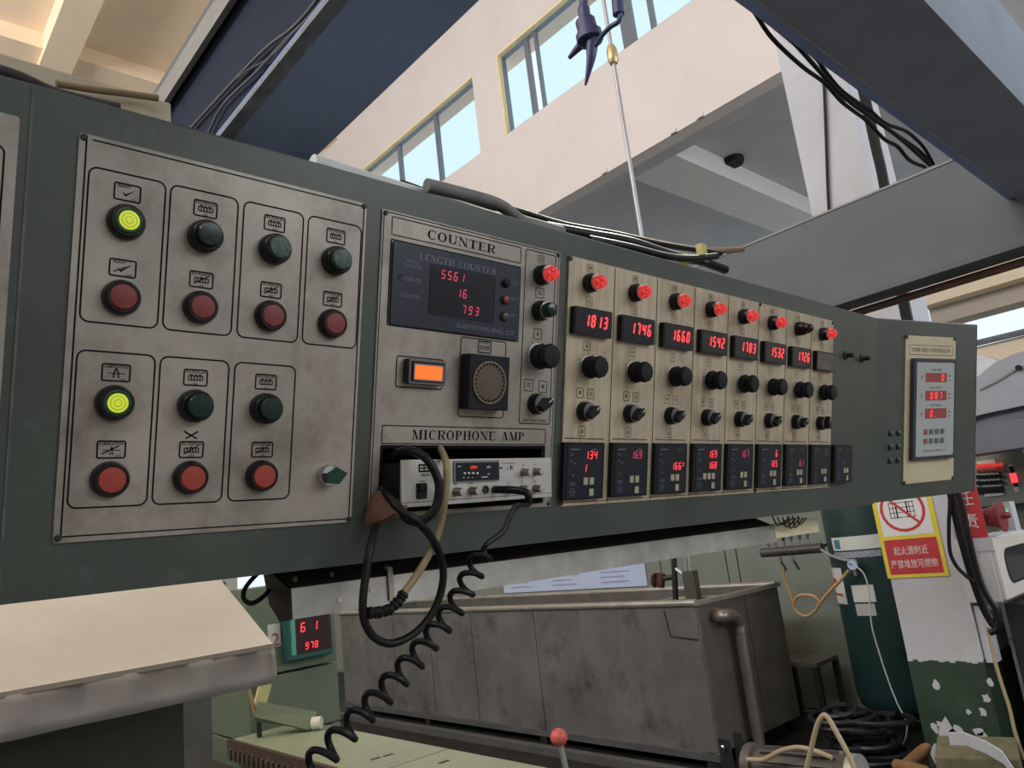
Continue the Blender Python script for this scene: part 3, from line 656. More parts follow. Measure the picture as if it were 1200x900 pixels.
MB().box(-.004, .118, L0, 2.2, -.002, .014).build('bottom_flange', mat('dark underside flange', (.10, .115, .14), .5, 0, .1, 3), b2)
MB().box(-.003, .118, L0, 2.2, T2-DZ-.007, T2-DZ).build('top_flange', mat('pale flange edge', (.32, .33, .34), .6, 0, .1, spec=.15), b2)  # light caught on the top edge painted as a paler colour
BROWNP = mat('rusty brown pipe', (.20, .12, .09), .5, .2, .2, 10)
tag(MB().tube([(X2+.105, L0, ZB-.022), (X2+.105, 1.6, ZB-.022)], .014, 10).build('brown_pipe', BROWNP, None, True), 'rusty brown pipe running under the slate grey beam', 'pipe')
ZX = ZC+.83
bx_ = thing('long_beam', 'wide blue grey box beam running overhead along the console', 'beam', (X1, .3, ZX))
MB().box(0, X2-X1, 0, .17, 0, .30).build('box_section', mat('blue slate painted steel', (.26, .30, .38), .65, 0, .12, 3, ((.24, .25, .27), .6, .85, 3), spec=.1), bx_)
MB().box(0, X2-X1, .17, .205, .022, .034).build('flange', FLAREBLUE, bx_)
MB().box(0, X2-X1, .168, .1725, -.0012, .006).build('weld_bead', mat('pale weld edge', (.34, .35, .38), .5, .2, .2, 20), bx_)
# cables slung along that beam
for k, pts in enumerate(([(868, -8), (884, 14), (905, 45), (940, 78), (966, 97), (985, 118), (1000, 130), (1016, 142), (1036, 163), (1052, 172), (1066, 188), (1084, 196)],
                         [(868, -8), (900, 25), (925, 45), (955, 78), (978, 103), (1000, 123), (1020, 137), (1045, 155), (1060, 167), (1090, 194)],
                         [(872, -8), (905, 28), (930, 46), (956, 68), (966, 82), (985, 105), (1005, 120), (1018, 128), (1038, 145), (1062, 154), (1082, 172), (1094, 193)],
                         [(866, -6), (890, 18), (915, 38), (940, 60), (962, 85), (985, 112), (1012, 128), (1030, 140), (1042, 152), (1075, 175), (1092, 192)])):
    o = MB().tube(spline([onY(.525+.0095*k, *p) for p in pts], 5), .0042, 7).build('slung_cable', WIRE, None, True)
    tag(o, ('black cable sagging lowest below the blue grey box beam', 'black cable slung in the middle of the bundle along the box beam', 'black cable rising closest under the edge of the box beam', 'black cable twisted over another along the box beam')[k], 'cable', 'cables slung along the box beam')
# support posts of the frame, behind the operator
for k, xx in enumerate((X0+.08, X2+.06)):
    o = MB().box(xx-.06, xx+.06, L0, L0+.12, 0, ZB-.002).build('frame_post', SLATE, None, bevel=.004); tag(o, ('square slate post under the channel beam', 'square slate post under the far slate beam')[k], 'post', 'posts of the overhead frame')
# ---- things lying on the console top
PALE = mat('pale grey plastic conduit', (.60, .62, .64), .45, 0, .08, 10, ((.3, .3, .3), .6, .8, 20))
ZTOP = panw(600, 300).z
zt = (PANEL @ Vector((0, VT, 0))).z
def tops(name, pts, Y, r, m, label, cat, group=None, n=6):
    P = [onY(Y, *p) for p in pts]; P = [Vector((p.x, p.y, max(p.z, zt+r+.004))) for p in P]
    return tag(MB().tube(spline(P, n), r, 10).build(name, m, None, True), label, cat, group)
tops('conduit', [(366, 192), (400, 203), (430, 212), (490, 230), (560, 252), (640, 280)], .80, .013, PALE, 'pale grey plastic conduit lying on the console top beside the channel beam', 'conduit')
tops('cable_sleeve', [(500, 217), (545, 228), (585, 240), (610, 258), (632, 270), (660, 285)], .772, .010, mat('dusty grey sleeve', (.18, .17, .17), .6, 0, .3, 30), 'dusty grey cable sleeve crossing over the conduit on the console', 'cable')
tops('console_cable', [(470, 215), (540, 238), (600, 246), (660, 263), (720, 274), (780, 287), (845, 297)], .838, .006, WIRE, 'thin black cable arching along the console top under the hanging rod', 'cable')
tops('console_cable', [(640, 266), (690, 275), (740, 284), (790, 300), (822, 306), (850, 316)], .812, .010, WIRE, 'thick black cable bundle lying on the console top near the slate beam', 'cable')
tops('console_cable', [(690, 280), (740, 290), (780, 300), (810, 303), (840, 300)], .79, .007, WIRE, 'black cable drooping beside the thick bundle on the console top', 'cable')
tops('straw_rope', [(720, 276), (760, 282), (800, 290), (840, 294), (870, 292)], .858, .007, mat('brown fibre rope', (.30, .2, .13), .9, 0, .3, 60), 'fuzzy brown rope lying along the console top', 'rope')
for k, (px, py) in enumerate(((800, 305), (822, 293))):
    p = onY(.81, px, py); tag(MB().rbox(-.010, .010, -.008, .008, .003, -.03, .012, Matrix.Translation((p.x, p.y, max(p.z, zt+.034)))).build('yellow_tie', mat('yellow plastic tie', (.65, .55, .2), .5, 0, .1)), ('yellow plastic tie at the end of thick black bundle', 'yellow plastic tie on the fuzzy brown rope')[k], 'tie', 'yellow ties on the console cables')
p0, p1 = onY(.86, -60, 46), onY(.86, 196, 135)
WOODW = mat('whitewashed plank', (.55, .50, .40), .7, 0, .2, 8, ((.35, .3, .22), .55, .8, 12))
tag(MB().box(p0.x, p1.x, .845, .875, zt+.004, (p0.z+p1.z)/2).build('plank', WOODW, None, bevel=.002), 'whitewashed plank standing on the console top beside the channel beam', 'plank')
tops('brown_hose', [(66, 98), (110, 105), (150, 110), (185, 115)], .83, .004, mat('tan hose', (.25, .18, .10), .6, 0, .2), 'tan hose resting on the console against the whitewashed plank', 'hose')
tops('dark_rag', [(-20, 76), (20, 88), (60, 106), (100, 117), (140, 126)], .79, .005, mat('dark greasy cloth', (.06, .05, .06), .9, 0, .3, 40), 'dark greasy twisted rag along the console top edge', 'rag')
# ---- hanging rod and hook
rod = thing('hanging_rod', 'thin grey vertical rod hanging from the ceiling behind the console', 'rod', (3.0, 2.13, 1.7))
MB().tube([(0, 0, 0), (0, 0, ZT-1.7)], .011, 10).build('shaft', mat('grey rod', (.42, .42, .45), .4, .4, .1), rod, True)
pz = onX(3, 721, 63).z-1.7
MB().lathe([(.02, -.05), (.03, -.03), (.03, .03), (.02, .06)], 10, (0, 0), Matrix.Translation((0, 0, pz))).build('brass_coupling', mat('brass', (.55, .42, .22), .35, .6, .1), rod, True)
HB = mat('dark blue enamel hook', (.035, .04, .12), .35, .1, .15, 20)
hk = thing('lifting_hook', 'dark blue hanging lifting hook with two prongs before the windows', 'hook', onX(2.6, 684, 0))
def hloc(px, py, dx=0): return onX(2.6, px, py)-hk.location+Vector((dx, 0, 0))
MB().tube(spline([hloc(684, -6), hloc(684, 10), hloc(686, 25), hloc(690, 40), hloc(692, 50)], 5), .03, 12, radii=[.022]*5+[.030]*5+[.05]*5+[.065]*5+[.05]).build('body', HB, hk, True)
MB().tube(spline([hloc(692, 45), hloc(682, 52), hloc(674, 60), hloc(667, 68)], 5), .03, 10, r2=.010).build('prong', HB, hk, True)
MB().tube(spline([hloc(694, 45), hloc(693, 65), hloc(690, 82), hloc(686, 100)], 5), .034, 10, r2=.006).build('prong', HB, hk, True)
MB().tube(spline([hloc(697, 55), hloc(706, 41), hloc(716, 31), hloc(724, 26), hloc(727, 18), hloc(726, 12)], 5), .012, 10).build('arm', HB, hk, True)
MB().tube([hloc(725, 17), hloc(723, -8)], .028, 12).build('sleeve', HB, hk, True)
MB().tube([hloc(684, -4), hloc(684, -4)+Vector((0, 0, ZT-onX(2.6, 684, -4).z))], .012, 8).build('chain', HB, hk, True)
# ================================================================== amplifier in the console opening
aa = Vector((.99534265, .09471711, .01793543)); ab = Vector((-.00330646, -.15239877, .98831355)); an = aa.cross(ab)
k_ = ray(470.9, 539); tl = CAM + k_*(-(PD-.045)/k_.dot(PN))
AMPM = frame(tl, aa, ab, an)
amp = thing('microphone_amplifier', 'silver microphone amplifier with chrome knobs pushed into the console opening', 'amplifier', AMPM)
AW, AH = .2945, .0598
SIL = mat('brushed silver fascia', (.55, .53, .51), .38, .45, .08, 10, ((.35, .33, .31), .6, .85, 12), stretch=(1, 12, 1))
MB().box(0, AW, -AH, 0, -.004, 0).build('fascia', SIL, amp, bevel=.0008)
MB().box(.004, AW-.02, -AH+.004, -.004, -.15, -.004).build('chassis', BLACKM, amp)
MB().line([(.001, -AH+.006), (AW-.001, -AH+.006)], .0008, .0002).build('lower_groove', INK2, amp)
def apx(px, py, z=0):
    r = ray(px, py); P = r*(((tl-CAM)+an*z).dot(an)/r.dot(an)); q = P-(tl-CAM); return q.dot(aa), q.dot(ab)
def ac(zx, zy): return apx(525+zx/9.6, 530+zy/9.6)
d0, d1 = ac(75, 120), ac(560, 305)
MB().rbox(d0[0]-.003, d1[0]+.001, d1[1]-.002, d0[1]+.003, .002, 0, .0022).build('player_rim', mat('grey rim', (.2, .2, .2), .4, .4, .1), amp)
pl = MB().rbox(d0[0], d1[0], d1[1], d0[1], .0015, .002, .0030).build('player_module', SCREEN, amp)
q = ac(225, 180); seg7(MB(), '1234', q[0], q[1]-.001, .0042, .0032, adv=.9).build('led_digits', mat('orange led', (.6, .05, .02), .5, 0, .02, emis=(1, .12, .05), es=1.3), pl)
for k in range(4):
    q = ac(165+48*k, 235); MB().rbox(q[0]-.0017, q[0]+.0017, q[1]-.0012, q[1]+.0012, .0008, .003, .0045).build('small_key', mat('ivory key', (.75, .72, .65), .4, 0, .05), pl)
g = MB()
for a, b in ((95, 160), (425, 160), (425, 245), (360, 280)):
    q = ac(a, b); g.line([q, (q[0]+(.012 if b == 280 else .005), q[1])], .0012, .0032)
for k in range(3): q = ac(150+50*k, 285); g.line([q, (q[0]+.003, q[1])], .0008, .0032)
g.line([ac(410, 172), ac(465, 172)], .0008, .0032); g.build('face_print', PRINTW, pl)
gripm = lathe_mesh('grip', [(.0062, 0), (.0062, .002), (.0055, .003), (.0055, .013), (.0050, .014)], mat('satin grey knob', (.24, .22, .20), .3, .7, .2, 60), 24, scallop=.06, teeth=12)
capm = lathe_mesh('cap', [(.0050, .0138), (.0050, .0148), (.002, .0150)], mat('bright knob cap', (.75, .74, .72), .2, .9, .15, 40), 24)
scal = MB()
for a in range(-45, 226, 30): scal.line([(.0072*math.cos(math.radians(a)), .0072*math.sin(math.radians(a))), (.0084*math.cos(math.radians(a)), .0084*math.sin(math.radians(a)))], .0005, .0003)
scm = scal.mesh('scale_marks', INK)
KB = [ac(845, 225), ac(975, 220), ac(830, 415), ac(975, 410), ac(680, 425), ac(260, 435), ac(85, 445), ac(-80, 455)]
for i, (x, y) in enumerate(KB):
    e = bpy.data.objects.new('volume_knob', None); COL.objects.link(e); e.parent = amp; e.location = (x, y, 0); e.empty_display_size = .01
    obj('grip', gripm, e); obj('cap', capm, e); obj('scale_marks', scm, e)
    font('caption', ('LO', 'HI', 'MIC', 'AUX', 'MP', 'TREBLE', 'BASS', 'VOL')[i], .0022, INK, e, (0, .0108, .0003))
x, y = ac(420, 420); MB().lathe([(.0058, 0), (.0058, .002), (.0040, .002), (.0036, .0005)], 20, (x, y)).build('jack_socket', DARKM, amp, True)
JK = ac(520, 420)
MB().lathe([(.0055, 0), (.0055, .006), (.0048, .007)], 16, JK).build('plug_collar', DARKM, amp, True)
def a6(zx, zy): return apx(440+zx/5.4545, 500+zy/5.4545)
x0_, y1_ = a6(262, 362); x1_, y0_ = a6(322, 458)
sw = MB().rbox(x0_, x1_, y0_, y1_, .001, 0, .0025).build('power_switch', BLACKM, amp)
MB().box(x0_+.0022, x1_-.0022, (y0_+y1_)/2, y1_-.002, .0025, .0055).build('rocker', BLACKP, sw)
g = MB()
p, q = a6(275, 240), a6(345, 290)
g.ring(p[0], q[0], q[1], p[1], .0005, .0022, .0003); g.line([((p[0]+q[0])/2, p[1]), ((p[0]+q[0])/2, q[1])], .002, .0003); g.line([(p[0]+.002, (p[1]+q[1])/2), (q[0]-.002, (p[1]+q[1])/2)], .0016, .0003)
g.build('maker_mark', INK, amp)
q = a6(318, 308); font('caption', 'USB-80A', .0034, INK, amp, (q[0], q[1], .0003), .017)
q = a6(298, 350); font('caption', 'POWER', .0024, INK2, amp, (q[0], q[1], .0003), .010)
q = ac(675, 125); font('caption', 'PUBLIC ADDRESS AMPLIFIER', .0017, INK, amp, (q[0], q[1], .0003), .030)
g = MB(); q = ac(600, 175)
g.line([(q[0]-.004, q[1]), (q[0]+.002, q[1])], .0025, .0003).line([(q[0]+.008, q[1]-.002), (q[0]+.013, q[1]-.002), (q[0]+.014, q[1]+.002)], .0007, .0003).line([(q[0]+.020, q[1]-.003), (q[0]+.020, q[1]+.003)], .0025, .0003).line([(q[0]+.025, q[1]-.003), (q[0]+.0225, q[1]+.002)], .0010, .0003)
g.build('warning_symbols', INK, amp)
# ---- coiled microphone cord
def A2W(x, y, z): return AMPM @ Vector((x, y, z))
YC = .735
start = A2W(JK[0], JK[1], .006)
plug = [start, A2W(JK[0]+.004, JK[1], .03), A2W(JK[0]+.013, JK[1]-.004, .05)]
low = [A2W(JK[0]+.017, JK[1]-.02, .05), onY(YC, 603, 595), onY(YC, 590, 622), onY(YC, 572, 636)]
cord = thing('coiled_cord', 'black coiled microphone cord hanging from the amplifier jack', 'cord', start)
lc_ = lambda P: [p-start for p in P]
MB().tube(spline(lc_(plug+low[:1]), 6), .0055, 10).build('plug', BLACKP, cord, True)
axis = [onY(YC, *p) for p in ((571, 640), (556, 668), (538, 702), (515, 735), (492, 765), (468, 792), (440, 822), (412, 850), (388, 876), (362, 904), (335, 935))]
ax = spline(axis, 40); tot = [0]
for a, b in zip(ax, ax[1:]): tot.append(tot[-1]+(b-a).length)
pitch = tot[-1]/13.6; hel = []
for i, p in enumerate(ax):
    t = (ax[min(i+1, len(ax)-1)]-ax[max(i-1, 0)]).normalized()
    s1 = t.cross(Vector((.73, -.68, 0))).normalized(); s2 = t.cross(s1)
    ph = 2*math.pi*tot[i]/pitch+1.2; R_ = .0118*min(1, tot[i]/.02+.15)
    hel.append(p+(s1*math.cos(ph)+s2*math.sin(ph))*R_)
MB().tube(spline(lc_(plug[2:]+low), 6)+lc_(hel), .0036, 8).build('coil', WIRE, cord, True)
# ---- cables looping out of the opening
def cz(x, y, h): return panw(410+x/3.75, 520+y/3.75, h)
P = [cz(115, 120, -.05), cz(180, 60, .0), cz(250, 30, .04), cz(330, 60, .068), cz(385, 150, .078), cz(390, 230, .08), cz(365, 300, .078), cz(310, 340, .07), cz(255, 330, .058), cz(205, 270, .048), cz(150, 210, .02), cz(120, 190, -.03)]
tag(MB().tube(spline(P, 8), .0058, 10).build('power_cable', WIRE, None, True), 'black cable looping once across the front of the silver amplifier', 'cable')
P = [cz(190, 262, .066), cz(235, 302, .08), cz(300, 345, .088), cz(370, 430, .07), cz(405, 520, .06), cz(408, 610, .06), cz(375, 720, .06), cz(300, 820, .06), cz(200, 875, .06), cz(120, 860, .06), cz(72, 800, .06), cz(56, 720, .06), cz(68, 590, .055), cz(85, 480, .05), cz(105, 390, .035), cz(118, 345, .02)]
tag(MB().tube(spline(P, 8), .0050, 10).build('power_cable', WIRE, None, True), 'black cable hanging in a wide loop below the console edge', 'cable')
P = [cz(385, 5, -.06), cz(400, 25, .01), cz(422, 80, .055), cz(425, 160, .065), cz(418, 240, .068), cz(395, 370, .06), cz(345, 490, .06), cz(285, 590, .06), cz(232, 662, .062)]
bc = thing('taped_cable', 'beige cable with black taped end hanging past the amplifier', 'cable', P[-1])
MB().tube([p-P[-1] for p in spline(P, 8)], .0048, 10).build('beige_sheath', WIREB, bc, True)
Q = [cz(240, 652, .062), cz(215, 690, .062), cz(170, 730, .062), cz(120, 742, .062), cz(75, 744, .062)]
MB().tube([p-P[-1] for p in spline(Q, 6)], .0068, 10, radii=[.0055+.0022*((i*7) % 5)/4 for i in range(25)]).build('black_tape', WIRE, bc, True)
MB().tube([cz(78, 744, .062)-P[-1], cz(62, 748, .062)-P[-1]], .002, 8).build('bare_copper', CHROME, bc, True)
# brown cloth wrapped round the cables at the corner of the opening
sk = [cz(118, 205, .012), cz(165, 228, .02), cz(232, 268, .04), cz(222, 292, .045), cz(190, 303, .04), cz(125, 348, .02), cz(72, 362, .01), cz(62, 340, .008), cz(78, 270, .008)]
nn_ = PN*.012
top = [p+nn_ for p in sk]; c0 = sum(sk, Vector())/len(sk); c1 = c0+PN*.03
wm = MB(); n = len(sk)
mid = [(a*.55+c1*.45)+PN*.004*((i*5) % 3) for i, a in enumerate(top)]
wm.add(sk+top+mid+[c1], [tuple(range(n-1, -1, -1))]+[(i, (i+1) % n, (i+1) % n+n, i+n) for i in range(n)]+[(i+n, (i+1) % n+n, (i+1) % n+2*n, i+2*n) for i in range(n)]+[(i+2*n, (i+1) % n+2*n, 3*n) for i in range(n)])
tag(wm.build('cloth_wrap', mat('brown stained cloth', (.17, .085, .055), .9, 0, .3, 30, bump=.3), None, True), 'brown stained cloth wrap at the lower corner of the amplifier opening', 'cloth')
# ================================================================== tray rail under the console
YR = .95
ra, rb, rc = onY(YR, 338, 692), onY(YR, 338, 727), onX(onY(YR, 338, 692).x, 311, 666)
RX1 = 1.68
zf0, zf1 = rb.z, ra.z+.002
rail = thing('tray_rail', 'long galvanised tray rail fixed below the console', 'rail', (ra.x, YR, zf0))
rl = RX1-ra.x
zb = (PANEL @ Vector((0, VB, 0))).z-.0045-zf0
MB().box(.004, rl, 0, .003, 0, zf1-zf0).build('front_strip', mat('scratched galvanised strip', (.42, .405, .39), .33, .7, .3, 9, ((.3, .29, .29), .5, .85, 12)), rail)
cap_ = [(0, 0), (.0, zf1-zf0), (.046, zb), (.075, zb), (.06, .02), (.03, -.002)]
def yz(poly, x0, x1): return MB().loft([Vector((x0, y, z)) for y, z in poly], [Vector((x1, y, z)) for y, z in poly])
yz(cap_, 0, .004).build('end_cap', BLACKM, rail)
yz([(.003, zf1-zf0-.003), (.003, zf1-zf0), (.046, zb), (.049, zb-.003)], .004, rl).build('sloping_back', mat('dark brown painted tray', (.10, .09, .08), .5, .1, .3, 8), rail)
yz([(.046, zb-.02), (.046, zb), (.075, zb), (.075, zb-.02)], .004, rl).build('fixing_angle', DARKM, rail)
for px, py in ((345, 684), (388, 678), (452, 672), (560, 655)):
    p = onY(YR+.02, px, py); MB().lathe([(.0032, -.004), (.0032, .002), (.0015, .003)], 10).build('bolt', ZINCD, rail, True, loc=(p.x-ra.x, .018, (zf1-zf0)+.012))
for px, py in ((398, 703), (436, 691)):
    p = onY(YR, px, py); o = MB().lathe([(.0045, 0), (.0045, .001), (.002, .0015)], 12, (0, 0), Matrix.Rotation(math.pi/2, 4, 'X')).build('keyhole', mat('light through hole', (.7, .62, .5), .5), rail, loc=(p.x-ra.x, -.0002, p.z-zf0))
p = onY(YR-.006, 458, 665); q = onY(YR-.006, 458, 704)
MB().box(p.x-ra.x-.004, p.x-ra.x+.004, -.004, -.001, q.z-zf0, zf1-zf0+.012).build('metal_tab', mat('pale metal tab', (.35, .32, .26), .5, .4, .2), rail)
# yellowed plastic end piece
yo = MB().box(RX1, onY(YR, 960, 620).x, YR, YR+.004, zf0+.008, zf1+.004).build('plastic_end_strip', mat('yellowed plastic', (.72, .64, .40), .5, 0, .1, 12))
tag(yo, 'yellowed plastic strip at the far end of the tray rail', 'strip')
wmess = MB()
for k in range(6):
    a = onY(YR-.02, 905+k*6, 606+random.uniform(-2, 2)); b = onY(YR-.02, 912+k*5, 618+random.uniform(-4, 6)); c = onY(YR-.02, 925+k*4, 607)
    wmess.tube(spline([a, b, c], 6), .0018, 6)
tag(wmess.build('wire_tangle', WIRE, None, True), 'tangle of thin black wires hanging over the yellowed plastic strip', 'wires', kind='stuff')
P = [onY(1.0, *p) for p in ((313, 664), (300, 674), (287, 690), (286, 702), (296, 707), (310, 698), (316, 690))]
tag(MB().tube(spline(P, 6), .0032, 8).build('short_cable', WIRE, None, True), 'short black cable looped beside the black end cap of tray rail', 'cable')
# ================================================================== behind and below the console
OVG = mat('pale grey green oven enamel', (.20, .225, .20), .5, 0, .08, 3, ((.12, .13, .11), .6, .85, 4))
PALEG = mat('pale green machine enamel', (.30, .34, .23), .5, 0, .1, 4, ((.12, .12, .08), .58, .8, 8))
MIDG = mat('mid green machine enamel', (.14, .18, .12), .5, 0, .1, 4, ((.06, .07, .05), .6, .8, 8))
XO = 6.0
oven = thing('oven_housing', 'pale grey green panelled oven housing behind the steel tank', 'machine housing', (XO, 2.4, 0))
ysm = sorted([2.4, onX(XO, 900, 700).y+.35, onX(XO, 863, 650).y, onX(XO, 772, 650).y, 6.6, 7.9, 9.2, 10.5, 11.8])
for a, b in zip(ysm, ysm[1:]): MB().box(0, .04, a-2.4+.006, b-2.4-.006, .01, 2.3).build('panel', OVG, oven)
MB().box(.03, 1.4, 0, 9.4, 0, 2.28).build('core', DARKM, oven)
# printed notice on the oven
p, q = onX(XO, 592, 695), onX(XO, 755, 655)
nb = MB().box(XO-.012, XO-.002, q.y, p.y, p.z+.0, p.z+.42).build('notice_sheet', mat('pale blue paper', (.50, .58, .80), .7, 0, .03)); tag(nb, 'pale blue printed notice sheets on the oven housing', 'notice')
for c in range(3):
    g = MB()
    for r_ in range(7):
        y = p.y-.12-c*(p.y-q.y)/3; g.box(XO-.0135, XO-.0122, y-.42+random.uniform(0, .12), y, p.z+.05+r_*.05, p.z+.05+r_*.05+.014)
    g.build('printed_column', mat('faded blue print', (.28, .34, .55), .7, 0, .1), nb)['kind'] = 'stuff'
# ---- big steel tank
XT, YA, YB, ZA, ZBm = 4.34, 3.13, 7.95, .11, 1.045
TK = mat('stained steel tank sheet', (.20, .195, .19), .42, .45, .25, 2.2, ((.07, .065, .06), .52, .76, 3))
TKB = mat('brownish tank sheet', (.15, .137, .125), .5, .35, .2, 4, ((.07, .06, .055), .55, .8, 5))
tank = thing('steel_tank', 'large open stained steel tank on a low dark frame', 'tank', (XT, YA, 0))
XE = 1.05
sy = [YA]+sorted([onX(XT, 812-0, 800).y+.02, onX(XT, 632, 780).y, onX(XT, 557, 780).y, onX(XT, 507, 780).y, onX(XT, 464, 780).y])[1:]+[YB]
for a, b in zip(sy, sy[1:]): MB().box(-.004, .014, a-YA+.004, b-YA-.004, ZA, ZBm).build('side_panel', TK, tank)
MB().box(.012, .03, .0, YB-YA, ZA, ZBm-.01).build('inner_side', TKB, tank)
MB().box(.0, XE*.55, -.012, .004, ZA, ZBm).build('end_panel', TKB, tank); MB().box(XE*.55+.01, XE, -.012, .004, ZA, ZBm).build('end_panel', TKB, tank)
MB().box(.0, XE, YB-YA-.01, YB-YA, ZA, ZBm).build('end_panel', TKB, tank)
MB().box(XE-.02, XE, 0, YB-YA, ZA, ZBm).build('back_panel', TKB, tank)
MB().box(.02, XE-.02, .01, YB-YA-.01, ZA, ZA+.02).build('bottom_plate', DARKM, tank)
MB().box(.03, XE-.02, .01, YB-YA-.01, .78, .785).build('dye_liquor', mat('dark liquid', (.03, .03, .03), .08, 0, .1), tank)
RIM = mat('rim tube steel', (.36, .34, .31), .35, .5, .2, 8)
MB().tube([(0, -.01, ZBm+.005), (0, YB-YA, ZBm+.005)], .026, 10).build('rim_tube', RIM, tank, True)
MB().tube([(XE, -.01, ZBm+.005), (XE, YB-YA, ZBm+.005)], .026, 10).build('rim_tube', RIM, tank, True)
MB().box(-.02, XE+.03, -.03, .012, ZBm-.012, ZBm+.018).build('end_rim', RIM, tank)
MB().tube([(.1, .6, ZBm-.03), (.5, .55, ZBm-.02), (.5, .05, ZBm-.02)], .02, 10).build('inner_pipe', RIM, tank, True)
for y in (.02, 1.6, 3.2, 4.7): MB().box(-.02, .06, y, y+.07, 0, ZA).build('leg', DARKM, tank); MB().box(XE-.06, XE, y, y+.07, 0, ZA).build('leg', DARKM, tank)
MB().box(-.03, .03, -.02, YB-YA, ZA-.045, ZA).build('frame_rail', mat('grey frame rail', (.11, .11, .115), .5, .3, .2), tank)
MB().box(-.25, -.18, -.3, YB-YA+.4, .0, .06).build('floor_rail', mat('grey frame rail', (.11, .11, .115)), tank)
# corner plate drawn with weld lines
P = [onX(XT-.006, *p) for p in ((778, 716), (786, 746), (818, 750))]
MB().tube([p-Vector((XT, YA, 0)) for p in P], .006, 6).build('weld_line', DARKM, tank)
# overflow elbow on the tank end
ye_ = YA-.09
P = [onY(YA, 838, 722), onY(ye_, 846, 722), onY(ye_, 858, 722), onY(ye_, 866, 730), onY(ye_, 868, 742)]
MB().tube([p-Vector((XT, YA, 0)) for p in spline(P, 6)], .045, 12).build('overflow_elbow', mat('dull pipe steel', (.24, .21, .19), .35, .6, .2), tank, True)
pb = onY(ye_, 868, 742); MB().tube([pb-Vector((XT, YA, 0)), Vector((pb.x-XT, ye_-YA, .02))], .04, 12).build('drain_pipe', mat('dull pipe steel', (.24, .21, .19)), tank, True)
MB().tube([onY(YA, 838, 722)-Vector((XT, YA, 0)), onY(YA-.03, 840, 722)-Vector((XT, YA, 0))], .06, 12).build('pipe_flange', mat('rusty flange', (.16, .09, .07), .6, .3, .3, 20), tank, True)
# valves standing over the tank rim
def XTp(px, py, X=4.75): return onX(X, px, py)
vl = thing('tank_valve', 'rusty valve with red handwheel standing on pipes over the tank rim', 'valve', XTp(790, 700))
o_ = vl.location
MB().tube([XTp(792, 706)-o_, XTp(790, 660)-o_, XTp(788, 640)-o_], .022, 8).build('riser', DARKM, vl, True)
MB().tube([XTp(790, 676)-o_, XTp(776, 678)-o_], .02, 8).build('branch', DARKM, vl, True)
MB().tube([XTp(775, 672)-o_, XTp(774, 688)-o_], .032, 8).build('valve_body', mat('rusty valve iron', (.10, .045, .04), .6, .3, .3, 20), vl, True)
MB().tube([XTp(767, 680)-o_, XTp(769, 680)-o_], .055, 12).build('handwheel', mat('rusty valve iron', (.10, .045, .04)), vl, True)
MB().tube([XTp(790, 665)-o_, XTp(808, 678)-o_], .014, 8).build('link_rod', ZINC, vl, True)
MB().box(-.03, .03, -.05, .05, -.16, .16, Matrix.Translation(XTp(812, 695)-o_)).build('bracket', mat('olive bracket', (.09, .085, .07), .5, .2, .2), vl)
MB().tube([XTp(805, 678)-o_, XTp(803, 645)-o_], .012, 8).build('spindle', ZINC, vl, True)
MB().tube([XTp(810, 678)-o_, XTp(806, 645)-o_], .010, 8).build('spindle', ZINC, vl, True)
# small grey stand beside the tank
p = onZ(.45, 950, 800)
st = thing('steel_stand', 'small dark steel stand between tank and oven housing', 'stand', (5.45, 2.95, 0))
MB().box(0, .35, 0, .4, .44, .47).build('top', TKB, st)
for a, b in ((0, 0), (.31, 0), (0, .36), (.31, .36)): MB().box(a, a+.04, b, b+.04, 0, .44).build('leg', DARKM, st)
